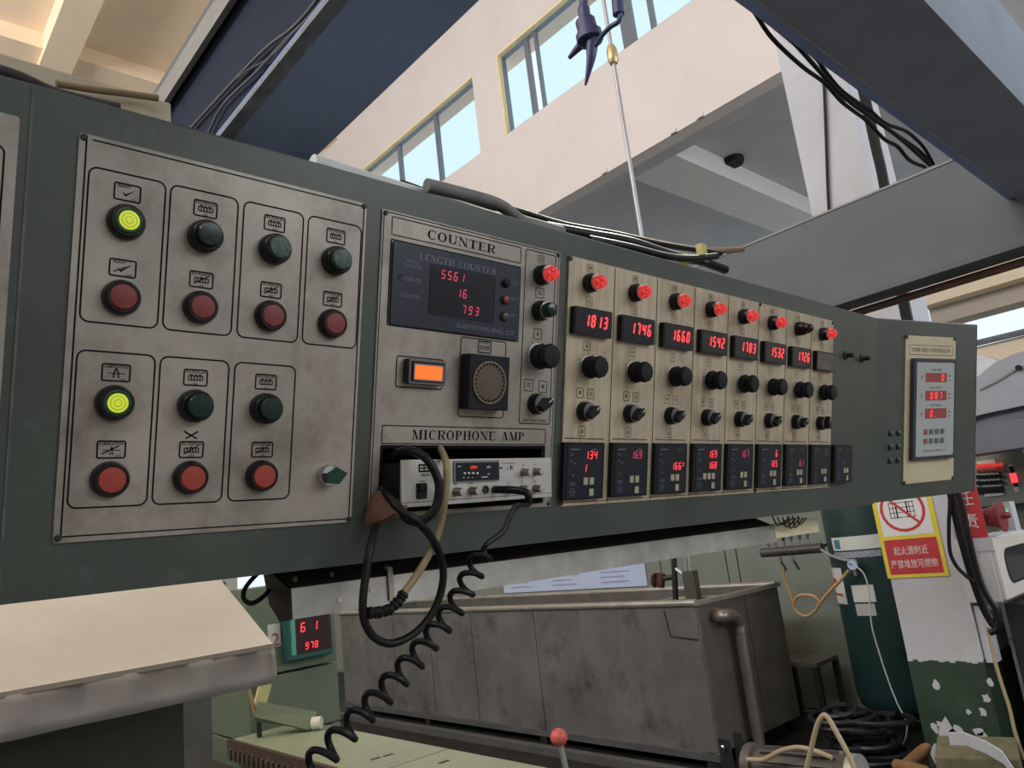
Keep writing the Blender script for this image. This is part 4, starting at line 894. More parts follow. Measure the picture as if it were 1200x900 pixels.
# ---- air receiver (dark green cylinder)
GC = (5.62, 2.44); GR = .30
TEAL = mat('dark teal green enamel', (.013, .040, .041), .35, 0, .1, 4)
gt = thing('air_receiver', 'dark teal green air receiver cylinder with paper labels', 'air tank', (GC[0], GC[1], 0))
MB().lathe([(.10, .10), (.2, .13), (.28, .20), (GR, .28), (GR, 1.62), (.285, 1.70), (.22, 1.78), (.1, 1.82)], 40).build('shell', TEAL, gt, True)
MB().lathe([(.302, 1.56), (.304, 1.565), (.304, 1.585), (.302, 1.59)], 40).build('seam_band', mat('greyed teal', (.05, .09, .09), .4), gt, True)
for k in range(3):
    a = 2*math.pi*k/3+.6; MB().box(.22, .27, -.03, .03, 0, .24, Matrix.Rotation(a, 4, 'Z')).build('leg', TEAL, gt)
def gpatch(name, corners, m, parent=gt, dr=.003):
    # a paper label bent round the shell, its corners read from pixels
    def hit(px, py):
        r = ray(px, py); dx, dy = CAM.x-GC[0], CAM.y-GC[1]; a = r.x**2+r.y**2; b = 2*(dx*r.x+dy*r.y); c = dx*dx+dy*dy-(GR+dr)**2
        k = (-b-math.sqrt(max(b*b-4*a*c, 0)))/(2*a); P = CAM+r*k; return math.atan2(P.y-GC[1], P.x-GC[0]) % (2*math.pi), P.z
    h = [hit(*c) for c in corners]; a0, a1 = (h[0][0]+h[3][0])/2, (h[1][0]+h[2][0])/2; z1 = (h[0][1]+h[1][1])/2; z0 = (h[2][1]+h[3][1])/2
    mb = MB(); n = 10; vs = []
    for R_ in (GR+.0005, GR+dr):
        for i in range(n+1):
            a = a0+(a1-a0)*i/n; vs += [(R_*math.cos(a), R_*math.sin(a), z0), (R_*math.cos(a), R_*math.sin(a), z1)]
    fs = []; o = 2*(n+1)
    for i in range(n): fs += [(2*i, 2*i+1, 2*i+3, 2*i+2), (o+2*i, o+2*i+2, o+2*i+3, o+2*i+1), (2*i, 2*i+2, o+2*i+2, o+2*i), (2*i+1, o+2*i+1, o+2*i+3, 2*i+3)]
    fs += [(0, o, o+1, 1), (2*n, 2*n+1, o+2*n+1, o+2*n)]
    mb.add(vs, fs); return mb.build(name, m, parent, True)
PAPER = mat('white paper label', (.62, .64, .62), .7, 0, .05)
gpatch('name_label', [(973, 630), (1030, 626), (1036, 641), (978, 646)], PAPER)
gpatch('blue_emblem', [(977, 633), (983, 632.5), (985, 643), (979, 644)], mat('blue print', (.05, .2, .28), .6), dr=.004)
gpatch('label_lettering', [(977, 648), (1032, 643), (1033, 651), (979, 655)], mat('grey print band', (.28, .30, .36), .6, 0, .5, 60), dr=.0035)
gpatch('warning_label', [(967, 666), (985, 665), (993, 708), (974, 707)], PAPER)
gpatch('red_block', [(971, 678), (979, 677), (982, 687), (974, 688)], mat('red print', (.5, .05, .04), .6), dr=.004)
gpatch('red_lettering', [(973, 695), (987, 695), (988, 698), (974, 698)], mat('red print', (.5, .05, .04)), dr=.004)
gpatch('paper_label', [(997, 686), (1023, 685), (1027, 705), (1001, 706)], PAPER)
gpatch('paper_label', [(1002, 708), (1025, 707), (1027, 721), (1005, 722)], mat('grey paper label', (.42, .43, .44), .7, 0, .2, 60))
# pressure gauge and its hoses
gp = onX(5.22, 999, 662)
gg = thing('pressure_gauge', 'round pressure gauge with pale blue dial before the air receiver', 'gauge', gp)
RX = Matrix.Rotation(-math.pi/2, 4, 'Y')
MB().lathe([(.032, -.03), (.040, -.02), (.040, .0), (.036, .004)], 24, (0, 0), RX).build('case', CHROME, gg, True)
MB().lathe([(.034, .0), (.034, .005), (.001, .0055)], 24, (0, 0), RX).build('dial', mat('pale blue dial', (.42, .55, .75), .4, 0, .05), gg)
MB().box(-.0075, -.006, -.004, .026, -.003, .003, Matrix.Rotation(math.radians(25), 4, 'X')).build('needle', INK, gg)
MB().tube([(.01, 0, -.035), (.01, 0, -.075)], .012, 8).build('stem', CHROME, gg, True)
def hose(name, pts, X, r, m, label, cat='hose', group=None):
    return tag(MB().tube(spline([onX(X, *p) if len(p) == 2 else onX(p[2], p[0], p[1]) for p in pts], 6), r, 8).build(name, m, None, True), label, cat, group)
AMBH = mat('amber plastic hose', (.42, .27, .12), .4, 0, .15)
hose('amber_hose', [(995, 668), (985, 680), (975, 690), (962, 705), (955, 716), (945, 722), (935, 718), (930, 708), (935, 699), (946, 697), (956, 700), (962, 708)], 5.25, .011, AMBH, 'amber plastic hose looped beside the air receiver')
hose('amber_hose', [(930, 706), (926, 695), (920, 680), (917, 664)], 5.26, .009, AMBH, 'thin amber hose hanging down from the valve manifold')
hose('clear_hose', [(1004, 664), (1012, 672), (1017, 686), (1019, 705), (1022, 735), (1032, 770), (1042, 800), (1052, 825), (1062, 845), (1062, 862), (1055, 880)], 5.2, .005, mat('clear white hose', (.60, .62, .62), .3, 0, .05), 'thin white hose hanging down the air receiver from the gauge')
hose('grey_hose', [(962, 644), (972, 650), (985, 655), (996, 657)], 5.25, .010, mat('grey hose', (.28, .3, .3), .5), 'short grey hose from valve manifold to pressure gauge')
# ---- manifold
XM = 5.3
m0, m1 = onX(XM, 893, 648), onX(XM, 964, 642)
mf = thing('valve_manifold', 'dark cylindrical valve manifold with chrome taps below the tray rail', 'manifold', m0)
MB().tube([m0-m0, m1-m0], .035, 14).build('barrel', mat('dark grey barrel', (.07, .065, .07), .45, .3, .2), mf, True)
for k, px in enumerate((902, 911, 921, 930, 940, 949)):
    b = m0+(m1-m0)*((px-893)/71)-m0
    tp = MB().tube([b+Vector((0, 0, .03)), b+Vector((0, 0, .075))], .010, 8).build('tap', CHROME, mf, True)
    MB().tube([b+Vector((0, 0, .075)), b+Vector((0, -.01, .13))], .013, 8).build('tap_lever', mat('blue tap lever', (.08, .10, .16), .4) if k > 2 else DARKM, tp, True)
for k, px in enumerate((914, 929)):
    b = m0+(m1-m0)*((px-893)/71)-m0
    tp = MB().tube([b+Vector((0, 0, -.03)), b+Vector((0, 0, -.075))], .010, 8).build('tap', CHROME, mf, True)
    MB().tube([b+Vector((0, 0, -.075)), b+Vector((0, -.03, -.14))], .010, 8).build('tap_lever', DARKM, tp, True)
MB().box(.03, .7, -.3, -.28, -.01, .01).build('wall_arm', DARKM, mf)
# ---- painted column with signs
XC = 4.95
cy1, cy0 = onX(XC, 1044, 680).y, onX(XC, 1143, 735).y
zg = onX(XC, 1100, 772).z
CW = mat('scuffed white column paint', (.53, .54, .60), .8, 0, .06, 3, ((.5, .45, .42), .55, .8, 5))
CG = mat('dark green column paint', (.028, .055, .034), .55, 0, .3, 6)
colm = struct(MB().box(XC, XC+.5, cy0, cy1, zg, ZS).build('wall_column', CW))
lowc = MB().box(XC-.004, XC+.5, cy0-.004, cy1+.002, 0, zg).build('painted_dado', CG, colm)
# flaked paint
random.seed(3)
for k, (px, py, s_) in enumerate(((1108, 856, 11), (1100, 884, 9), (1122, 858, 7), (1096, 853, 4), (1146, 858, 5), (1097, 803, 4), (1156, 818, 4), (1152, 835, 4), (1135, 834, 2.5), (1112, 902, 6), (1160, 800, 3), (1150, 864, 5))):
    c = onX(XC-.006, px, py); n = 9; rr = s_/877*5.4
    P = [(rr*(.45+.75*random.random())*math.cos(2*math.pi*i/n), rr*(.6+.9*random.random())*math.sin(2*math.pi*i/n)) for i in range(n)]
    if c.z > .05: MB().prism(P, -.001, .001, Matrix.Translation(c) @ Matrix(((0, 0, 1), (1, 0, 0), (0, 1, 0))).to_4x4()).build('paint_flake', CW, colm)
# ragged edge of the white coat
for k in range(14):
    y = cy0+(cy1-cy0)*(k+.5)/14; h = random.uniform(.004, .022)
    MB().box(XC-.0055, XC-.003, y-(cy1-cy0)/28, y+(cy1-cy0)/28, zg-h, zg+.004).build('paint_edge', CW, colm)
# warning sign on the column
s0, s1 = onX(XC, 1041, 678), onX(XC, 1112, 669)
SW, SH = s0.y-s1.y, .60
SGN = frame(Vector((XC-.003, s0.y, s0.z)), Vector((0, -1, 0)), Vector((0, 0, 1)), Vector((-1, 0, 0)))
YEL = mat('yellow sign print', (.72, .60, .06), .5, 0, .03); SWH = mat('white sign print', (.72, .72, .74), .5, 0, .02); SRD = mat('red sign print', (.50, .04, .05), .5, 0, .04)
sg = thing('warning_sign', 'yellow bordered warning sign with red prohibition circle and red Chinese caption on the column', 'sign', SGN)
MB().box(0, SW, 0, SH, 0, .004).build('board', YEL, sg)
bw_ = .03; rz1 = .232
MB().box(bw_, SW-bw_, rz1+.022, SH-bw_, .004, .0048).build('white_field', SWH, sg)
MB().box(bw_*.8, SW-bw_*.8, bw_*.7, rz1, .004, .0048).build('red_field', SRD, sg)
cc = (SW/2-.004, rz1+.022+.155); RO = .135
MB().ring(cc[0]-RO, cc[0]+RO, cc[1]-RO, cc[1]+RO, RO*.999, .018, .0054).build('prohibition_ring', SRD, sg)
g = MB()
for xx in (-.075, -.052, -.035, .03, .045, .068): g.line([(cc[0]+xx, cc[1]-.05), (cc[0]+xx, cc[1]+.05)], .008 if xx in (-.035, .03) else .004, .0052)
for yy in (-.045, -.015, .015, .045): g.line([(cc[0]-.08, cc[1]+yy), (cc[0]+.075, cc[1]+yy)], .004, .0052)
g.build('crate_symbol', INK, sg)
MB().line([(cc[0]-RO*.7, cc[1]+RO*.7), (cc[0]+RO*.7, cc[1]-RO*.7)], .016, .0056).build('prohibition_bar', SRD, sg)
font('caption', '起火源附近', .052, SWH, sg, (SW*.48, rz1*.70, .0056), SW*.56)
font('caption', '严禁堆放可燃物', .052, SWH, sg, (SW*.49, rz1*.36, .0056), SW*.76)
# red banner beyond the column edge
B0 = onX(XC-.01, 1126, 632)
B1 = onX(XC-.01, 1147, 628)
bn = thing('red_banner', 'narrow red banner with white Chinese characters above the white cabinet', 'banner', frame(Vector((XC-.02, B0.y, B0.z-.03)), Vector((0, -1, 0)), Vector((0, 0, 1)), Vector((-1, 0, 0))))
bwid = .15
MB().box(0, bwid, 0, .62, 0, .004).build('sheet', SRD, bn); MB().box(bwid*.45, bwid+.015, -.045, .03, .0, .006).build('lower_roll', CW, bn)
for k, ch in enumerate('责任区'): font('lettering', ch, .085, SWH, bn, (bwid/2, .13+.13*k, .0045), .085)
# white cabinet on the column side with window, siren on top
XB = XC-.02
c_bl, c_br = onX(XB, 1140, 703), onX(XB, 1169, 706)
z1c = onX(XB, 1155, 631).z; z0c = onX(XB, 1165, 706).z
yL, yR_ = cy0-.002, onX(XB, 1166, 668).y
cab = thing('white_cabinet', 'white electrical cabinet with dark window on the column side', 'cabinet', (XB, yR_, z0c))
dpt = yL-yR_; hc = z1c-z0c; wc = .72
WCB = mat('white cabinet enamel', (.62, .63, .68), .45, 0, .04); WCD = mat('cream cabinet door', (.66, .62, .58), .45, 0, .04)
MB().box(0, wc, 0, dpt, 0, hc).build('body', WCB, cab, bevel=.004)
dr = MB().box(.012, wc-.01, -.022, 0, .01, hc-.01).build('door', WCD, cab, bevel=.004)
RY = Matrix(((1, 0, 0), (0, 0, -1), (0, 1, 0))).to_4x4()
MB().rbox(.14, wc-.12, .09, hc-.08, .07, .0221, .026, RY).build('window', mat('smoked window', (.04, .04, .05), .1, 0, .1), cab)
MB().ring(.132, wc-.112, .082, hc-.072, .075, .012, .0265, RY).build('window_gasket', BLACKM, cab)
MB().tube([(wc-.12, -.03, hc*.5), (wc+.03, -.06, hc*.46)], .012, 8).build('latch', PAPER, cab, True)
hz = thing('siren_horn', 'dark red siren horn lying on top of the white cabinet', 'siren', Matrix.Translation((XB+.16, yR_+dpt*.55, z1c+.001)) @ Matrix.Scale(1.15, 4))
HR = mat('dark red horn enamel', (.22, .03, .035), .35, 0, .1)
RH = Matrix.Translation((0, 0, .095)) @ Matrix.Rotation(math.radians(90), 4, 'X')
MB().lathe([(.050, -.06), (.050, .0), (.045, .06), (.055, .10), (.078, .13), (.080, .135)], 20, (0, 0), RH).build('horn', HR, hz, True)
MB().box(-.035, .035, -.04, .04, 0, .05).build('foot', HR, hz, bevel=.004)
MB().tube([(0, -.13, .095), (0, -.17, .10)], .016, 8).build('knob', HR, hz, True)
sb = onX(5.6, 1170, 612)
ub = thing('switch_box', 'white switch box with green light beyond the red siren horn', 'switch box', (5.75, sb.y, sb.z-.12))
MB().box(0, .1, -.05, .05, .03, .24).build('body', CW, ub, bevel=.004)
MB().lathe([(.028, 0), (.028, .012), (.01, .018)], 14, (0, 0), Matrix.Translation((0, .0, .17)) @ RX).build('green_light', mat('lit green lamp', (.1, .6, .3), .4, emis=(.1, .9, .4), es=1.0), ub, True)
MB().box(.03, .07, -.02, .02, -sb.z+.12, .03).build('conduit', ZINC, ub)
# cables down the column edge
def colcable(pts, X, r, m, label):
    return tag(MB().tube(spline([onX(X, *p) for p in pts], 6), r, 8).build('column_cable', m, None, True), label, 'cable', 'cables down the column edge')
colcable([(985, 0), (1001, 70), (1013, 120), (1024, 170), (1035, 220), (1060, 370), (1090, 480), (1110, 560), (1117, 590), (1124, 620), (1132, 650), (1141, 680), (1150, 705), (1158, 722), (1166, 733), (1172, 726)], XC-.06, .024, WIRE, 'thickest black cable running down the column edge past the cabinet')
colcable([(990, 0), (1006, 70), (1018, 120), (1029, 170), (1040, 220), (1066, 370), (1098, 480), (1118, 560), (1127, 590), (1133, 620), (1141, 655), (1149, 682), (1158, 700), (1168, 716), (1170, 735), (1160, 742)], XC-.12, .017, WIRE, 'black cable hooked back below the white cabinet')
colcable([(1112, 560), (1113, 590), (1112, 615), (1113, 645), (1120, 662), (1130, 673), (1142, 682)], XC-.10, .011, WIRE, 'thin black cable bowed away from the column edge')
colcable([(955, 10), (961, 55), (965, 90), (968, 160), (971, 240), (978, 330), (990, 420), (1030, 500), (1080, 560)], XC-.02, .010, WIRE, 'thin dark cable dropping down the white column face behind the slate beam')
colcable([(1157, 735), (1166, 775), (1175, 805), (1183, 830), (1190, 860), (1200, 890)], XC-.05, .010, mat('straw twine', (.40, .33, .2), .8), 'straw coloured twine hanging at the column corner')
tag(MB().box(XC+.02, XC+.12, cy0-.06, cy0-.005, zg-.02, z0c-.02).build('conduit_box', CW, None, bevel=.004), 'white conduit box on the column under the cabinet', 'box')
dk = thing('side_machine', 'dark violet grey machine casing standing close to the column', 'machine', (5.12, .3, 0))  # added dark block, stands in for shadow on the column side
MB().box(0, .9, 0, cy0-.42, .05, z0c-.03).build('casing', mat('dark violet grey casing', (.035, .033, .045), .5, 0, .3, 4), dk, bevel=.01)
MB().box(.05, .85, .05, cy0-.47, 0, .05).build('plinth', DARKM, dk)
# ---- a second machine far behind on the right
XS = 9.2
def boxX(name, m, X, dep, x0, y0, x1, y1, parent=None, bevel=0):
    # box whose near face (normal -X) spans two pixels
    a, b = onX(X, x0, y0), onX(X, x1, y1)
    o = parent.location if parent else Vector()
    return MB().box(X-o.x, X+dep-o.x, min(a.y, b.y)-o.y, max(a.y, b.y)-o.y, min(a.z, b.z)-o.z, max(a.z, b.z)-o.z).build(name, m, parent, bevel=bevel)
GG = mat('far grey green enamel', (.24, .27, .24), .5, 0, .05)
c2 = thing('far_console', 'distant green control console with rows of red and black controls', 'control panel', onX(XS, 1175, 590))
boxX('housing', GG, XS, .18, 1120, 532, 1215, 588, c2, .01)
boxX('column_plate', mat('far pale plate', (.62, .60, .56), .5), XS-.02, .02, 1144, 541, 1176, 580, c2)
for r_, (yy, m_) in enumerate(((546, LAMP), (552, REDO), (559, BLACKM), (566, BLACKM))):
    for k in range(6):
        p = onX(XS-.03, 1147+k*5.2, yy-.5*k*.6); MB().lathe([(.022, 0), (.022, .03), (.01, .04)], 8, (0, 0), Matrix.Translation(p-c2.location) @ RX).build('control', m_, c2)
for k in range(6):
    p = onX(XS-.03, 1147+k*5.2, 575-.3*k); MB().box(-.0, .02, -.022, .022, -.035, .035, Matrix.Translation(p-c2.location)).build('meter', BLACKM, c2)
boxX('overfeed_plate', mat('far pale plate', (.62, .60, .56)), XS-.02, .02, 1181, 545, 1194, 576, c2)
boxX('display', BLACKM, XS-.03, .012, 1182, 547, 1193, 570, c2)
p = onX(XS-.035, 1188, 560); MB().box(-.004, .004, -.03, .03, -.05, .05, Matrix.Translation(p-c2.location)).build('led_block', LED, c2)
fb = thing('far_machine', 'distant grey green machine body under the far console', 'machine', (9.4, 1.2, 0))
MB().box(0, 1.2, -5, 2.0, 0, 1.50).build('body', GG, fb, bevel=.02); MB().box(-.05, 0, -4.9, 1.9, .9, .96).build('trim_rail', DARKM, fb)
XG = 8.2
gy = thing('far_gantry', 'pale blue grey overhead gantry of the distant machine', 'gantry', onX(XG, 1170, 540))
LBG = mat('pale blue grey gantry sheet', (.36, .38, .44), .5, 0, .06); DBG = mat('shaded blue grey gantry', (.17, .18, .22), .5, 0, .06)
def polyX(name, m, X, dep, pts, parent):
    A = [onX(X, *p)-parent.location-(Vector((0, 3.5, 0)) if p[0] > 1200 else Vector()) for p in pts]; return MB().loft(A, [a+Vector((dep, 0, 0)) for a in A]).build(name, m, parent)
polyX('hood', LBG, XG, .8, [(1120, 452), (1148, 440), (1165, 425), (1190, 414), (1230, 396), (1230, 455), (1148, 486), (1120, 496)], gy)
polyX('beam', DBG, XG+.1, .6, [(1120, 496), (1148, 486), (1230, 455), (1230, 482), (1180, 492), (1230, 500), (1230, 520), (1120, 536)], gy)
polyX('duct', mat('silver duct', (.45, .46, .48), .4, .4), XG+.2, .5, [(1120, 420), (1150, 416), (1172, 424), (1150, 444), (1120, 452)], gy)
MB().tube([onX(XG-.02, 1148, 457)-gy.location, onX(XG-.02, 1170, 446)-gy.location, onX(XG-.02, 1194, 431)-gy.location], .007, 6).build('stay', mat('dull stay', (.3, .28, .25), .5), gy)
MB().lathe([(.025, -.03), (.025, .03)], 10, (0, 0), Matrix.Translation(onX(XG-.03, 1194, 431)-gy.location) @ RX).build('stay_end', BLACKM, gy)
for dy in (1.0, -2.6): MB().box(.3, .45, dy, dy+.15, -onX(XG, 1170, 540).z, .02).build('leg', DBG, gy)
# cream framing of the low bay on the right, with daylight between
def rng(X, x, y0, y1): return onX(X, x, y1).z, onX(X, x, y0).z
XQ = 13.5
yl_ = onX(XQ, 1085, 350).y
z0_, z1_ = rng(XQ, 1150, 346, 366); sbox('wall_lintel', mat('beige lintel', (.50, .43, .36), .9, 0, .04), XQ, XQ+.5, -6, yl_, z0_, z1_)
z2_, z3_ = rng(XQ, 1150, 312, 346); sbox('trim_10', CREAMP, XQ-.35, XQ+.2, -6, yl_, z2_+.01, z3_+.6)
z4_, z5_ = rng(XQ, 1172, 400, 430); sbox('wall_sill', CREAMP, XQ, XQ+.3, -6, yl_, 0, z5_)
p = onX(XQ-.1, 1145, 402); q = onX(XQ-.1, 1200, 389)
tag(MB().tube([p+(p-q)*1.5, q+(q-p)*1.5], .05, 8).build('dark_pipe', DBG, None, True), 'dark pipe crossing the bright gap beyond the console end', 'pipe')
# ================================================================== lower left: sloping cover, bench, counter
YH = 1.75
hx1 = onY(YH, 321, 760).x; zl1 = onY(YH, 160, 785).z; zl0 = onY(YH, 160, 835).z
bk = onX(hx1, 255, 675)
CRS = mat('cream plastic sheeting', (.60, .56, .51), .35, 0, .08, 3, bump=.25); GRS = mat('milky grey apron', (.50, .48, .49), .28, 0, .12, 4, bump=.3)
hd = thing('machine_cover', 'cream sloping machine cover with milky grey apron below the console', 'cover', (hx1, YH, zl0))
HL = 1.5
sl = (bk.z-zl1)/(bk.y-YH); far = .8
MB().loft([Vector((-HL, 0, zl1-zl0)), Vector((0, 0, zl1-zl0)), Vector((0, far, zl1-zl0+sl*far)), Vector((-HL, far, zl1-zl0+sl*far))], [Vector((-HL, .01, zl1-zl0-.012)), Vector((0, .01, zl1-zl0-.012)), Vector((0, far, zl1-zl0+sl*far-.012)), Vector((-HL, far, zl1-zl0+sl*far-.012))]).build('sloping_sheet', CRS, hd)
# apron with soft waves
ap = MB(); n = 60
for i in range(n+1):
    x = -HL+HL*i/n; wv = .006*math.sin(i*.9)+.004*math.sin(i*2.3+1)
    for j in range(5): ap.v.append((x, .004+wv*math.sin(math.pi*j/4)-.01*(j/4), (zl1-zl0)*(1-j/4)))
for i in range(n):
    for j in range(4): ap.f.append((i*5+j, (i+1)*5+j, (i+1)*5+j+1, i*5+j+1))
ao = ap.build('apron', GRS, hd, True); so_ = ao.modifiers.new('thick', 'SOLIDIFY'); so_.thickness = .006
MB().box(-HL, 0, -.004, .012, zl1-zl0-.006, zl1-zl0+.004).build('edge_fold', CRS, hd)
for xx in (-HL+.05, -HL*.62): MB().box(xx, xx+.04, far-.06, far-.02, .762-zl0, zl1-zl0+sl*far-.02).build('support', DARKM, hd)
MB().box(-HL, -.06, far*.55, far*.55+.02, .765-zl0, .03).build('under_panel', mat('grimy dark green panel', (.045, .055, .04), .6, 0, .3, 6), hd)  # darker green than the cabinet panels

# green machine cabinet behind the cover, with the teal counter on it
YG = 3.75
g0, g1 = onY(YG, 318, 760), onY(YG, 393, 740)
cb = thing('green_cabinet', 'green machine cabinet standing between cover and steel tank', 'cabinet', (g0.x, YG, 0))
wg = g1.x-g0.x
for a, b in ((.06, .78), (.79, 1.07), (1.08, 1.50)): MB().box(-.12, wg, 0, .5, a, b).build('panel', MIDG, cb, bevel=.004)
MB().box(-.10, wg-.02, .02, .48, 0, .06).build('plinth', DARKM, cb)
YRo = YG+.25
for k, (py, r_, m_, lb) in enumerate(((681, .045, ZINC, 'polished steel guide roller behind the tray rail end cap'), (704, .035, CRS, 'cream wrapped guide roller below the polished steel roller'))):
    c = onY(YRo, 300, py); rl_ = g0.x-.155-(c.x-1.2); e = thing('guide_roller', lb, 'roller', (c.x-1.2, YRo, c.z), 'guide rollers behind the cover')
    MB().tube([(0, 0, 0), (rl_, 0, 0)], r_, 16).build('drum', m_, e, True); MB().tube([(-.06, 0, 0), (rl_+.03, 0, 0)], r_*.4, 10).build('shaft', DARKM, e, True)
p = onY(YG-.004, 321, 746); MB().box(p.x-g0.x-.03, p.x-g0.x+.035, -.004, 0, p.z-.05, p.z+.06).build('number_plate', PAPER, cb)
q = onY(YG-.006, 323, 749); MB().box(0, .06, -.003, 0, 0, .06).v
font('number', '2', .06, SRD, cb, (0, 0, 0), M=Matrix.Translation((q.x-g0.x, -.006, q.z)) @ Matrix.Rotation(math.pi/2, 4, 'X'))
p, q = onY(YG-.06, 335, 729), onY(YG-.06, 391, 766)
tc_ = thing('teal_counter', 'teal cased counter with red digits on the green cabinet', 'counter', (p.x, YG-.06, q.z))
tw, thh = q.x-p.x, p.z-q.z+.02
MB().box(0, tw, 0, .058, 0, thh).build('case', mat('teal casing', (.02, .10, .10), .35, 0, .1), tc_, bevel=.01)
MB().box(.045, tw-.012, -.004, 0, .03, thh-.01).build('screen', mat('dark red screen', (.035, .012, .02), .2, 0, .2, 8), tc_)
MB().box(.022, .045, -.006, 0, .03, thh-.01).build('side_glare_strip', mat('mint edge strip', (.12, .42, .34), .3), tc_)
RYm = Matrix.Translation((0, -.006, 0)) @ Matrix.Rotation(math.pi/2, 4, 'X')
tk = tw/.30
for ch, xx in (('6', .085), ('1', .165)): seg7(MB(), ch, xx*tk, thh*.62, .055*tk, 0, M=RYm).build('led_digit', LED, tc_)
for k, ch in enumerate('978'): seg7(MB(), ch, (.11+.031*k)*tk, thh*.22, .040*tk, 0, M=RYm).build('led_digit', LED, tc_)
# pale green bench (chain rail) running under the console
ZBn = .84
e0, e1 = onZ(ZBn, 224, 846), onZ(ZBn, 350, 899); k0, k1 = onZ(ZBn, 470, 868), onZ(ZBn, 640, 898)
xb0 = (e0.x+e1.x)/2; xb1 = (k0.x+k1.x)/2
bn_ = thing('chain_rail_bench', 'pale green chain rail bench with worn top running past the tank', 'bench', (xb0, 1.2, 0))
for a, b in ((0, 1.3), (1.31, 2.5)): MB().box(0, xb1-xb0, a, b, ZBn-.03, ZBn).build('top_plate', PALEG, bn_)
MB().box(.02, xb1-xb0-.02, 0, 2.5, .1, ZBn-.03).build('body', MIDG, bn_)
MB().box(-.02, 0, 0, 2.5, ZBn-.06, ZBn+.004).build('chain_guide', mat('dark brown guide', (.09, .06, .05), .5, .2, .3, 30), bn_)
for k in range(50): MB().box(-.034, -.02, .03+.049*k, .055+.049*k, ZBn-.075, ZBn-.03).build('chain_link', mat('oily link', (.16, .13, .11), .4, .5, .3, 30), bn_)
MB().box(.05, xb1-xb0-.05, .1, 2.4, 0, .1).build('foot', DARKM, bn_)
for k, (px, py) in enumerate(((440, 889), (455, 885), (520, 893))):
    p = onZ(ZBn, px, py); MB().box(-.02, .02, -.008, .008, 0, .0015, Matrix.Translation(p-bn_.location)).build('slot', DARKM, bn_)
# dark fabric bed left of the bench
bd = thing('fabric_bed', 'dark grey fabric web running under the cream cover', 'fabric', (-1.0, .9, 0))
MB().box(0, xb0+1.0-.06, 0, 4.6, .70, .76).build('web', mat('dark grey fabric', (.028, .026, .025), .8, 0, .2, 30), bd)
MB().box(.1, xb0+.8, .2, 4.5, 0, .70).build('bed_frame', DARKM, bd)
# folded guard plate lying on the bench
gpz = [onZ(ZBn+.02, *p) for p in ((300, 838), (376, 858), (382, 866), (304, 848))]
gd = thing('guard_plate', 'tilted grey green guard plate with pale roller end on the bench', 'guard', onZ(ZBn, 335, 862))
o_ = gd.location
yq = o_.y
up_ = lambda P: [Vector((p.x, p.y, max(p.z, ZBn+.012))) for p in P]
G_ = [onY(yq+.10, 302, 822), onY(yq-.02, 372, 834), onY(yq-.06, 362, 856), onY(yq+.08, 298, 840)]
MB().loft([p-o_ for p in G_], [p-o_+Vector((.01, .02, -.008)) for p in G_]).build('plate', MIDG, gd)
G2 = up_((G_[3], G_[2], onY(yq, 381, 866), onY(yq+.1, 300, 846)))
MB().loft([p-o_ for p in G2], [p-o_+Vector((0, .02, .004)) for p in G2]).build('lower_fold', MIDG, gd)
ce = onY(yq-.05, 366, 848)-o_; ce.z = max(ce.z, .032); MB().tube([ce, ce+Vector((.03, -.03, 0))], .028, 12).build('roller_end', mat('pale roller end', (.62, .62, .52), .5), gd, True)
p = onY(yq+.1, 303, 838)-o_; MB().tube([p, Vector((p.x, p.y, .004))], .012, 8).build('post', DARKM, gd, True)
a, b = onY(yq+.16, 292, 808), onY(yq+.14, 299, 836)
tag(MB().tube([a, b], .010, 8).build('wooden_stick', mat('brown wood stick', (.36, .24, .12), .7)), 'short brown wooden stick leaning on the guard plate', 'stick')
yl2 = MB().box(-.03, .03, -.01, .01, -.06, .07, Matrix.Translation(onY(yq+.2, 308, 812)) @ Matrix.Rotation(math.radians(20), 4, 'Y')).build('yellow_tag', mat('yellow card', (.62, .60, .25), .6), None, bevel=.004)
tag(yl2, 'yellow card standing behind the guard plate', 'card')
# lever with red ball
lv0, lv1 = onY(2.0, 655, 864), onY(2.0, 664, 905)
lv = thing('ball_lever', 'grey lever with red ball knob standing before the tank', 'lever', Vector((lv1.x, 2.0, 0)))
MB().tube([Vector((0, 0, 0)), lv1-lv.location, lv0-lv.location], .010, 8).build('rod', ZINC, lv, True)
MB().lathe([(.006, -.028), (.02, -.022), (.029, -.008), (.030, .004), (.022, .020), (.008, .028)], 18, (0, 0), Matrix.Translation(lv0-lv.location)).build('ball_knob', mat('faded red ball', (.55, .10, .09), .4), lv, True)
# ================================================================== lower right clutter
XM2 = 3.7
mo = thing('electric_motor', 'grey ribbed electric motor lying in front of the tank corner', 'motor', onX(XM2, 935, 904))
a, b = onX(XM2, 890, 897), onX(XM2, 1000, 908)
ax_ = (b-a).normalized(); c0 = a-mo.location; c1 = b-mo.location
MG = mat('worn motor grey', (.11, .10, .095), .5, .3, .2, 10)
MB().tube([c0, c1], .085, 20).build('barrel', MG, mo, True)
for k in range(12):
    an_ = 2*math.pi*k/12; s1 = ax_.cross(Vector((0, 0, 1))).normalized(); s2 = s1.cross(ax_); d = s1*math.cos(an_)+s2*math.sin(an_)
    P = [c0+ax_*.05+d*.08, c1-ax_*.05+d*.08]; t = ax_.cross(d)*.004
    MB().loft([P[0]+t, P[1]+t, P[1]+t+d*.022, P[0]+t+d*.022], [P[0]-t, P[1]-t, P[1]-t+d*.022, P[0]-t+d*.022]).build('cooling_fin', MG, mo)
MB().tube([c0-ax_*.05, c0], .11, 20).build('end_bell', MG, mo, True); MB().tube([c1, c1+ax_*.04], .095, 20).build('fan_cover', ZINC, mo, True)
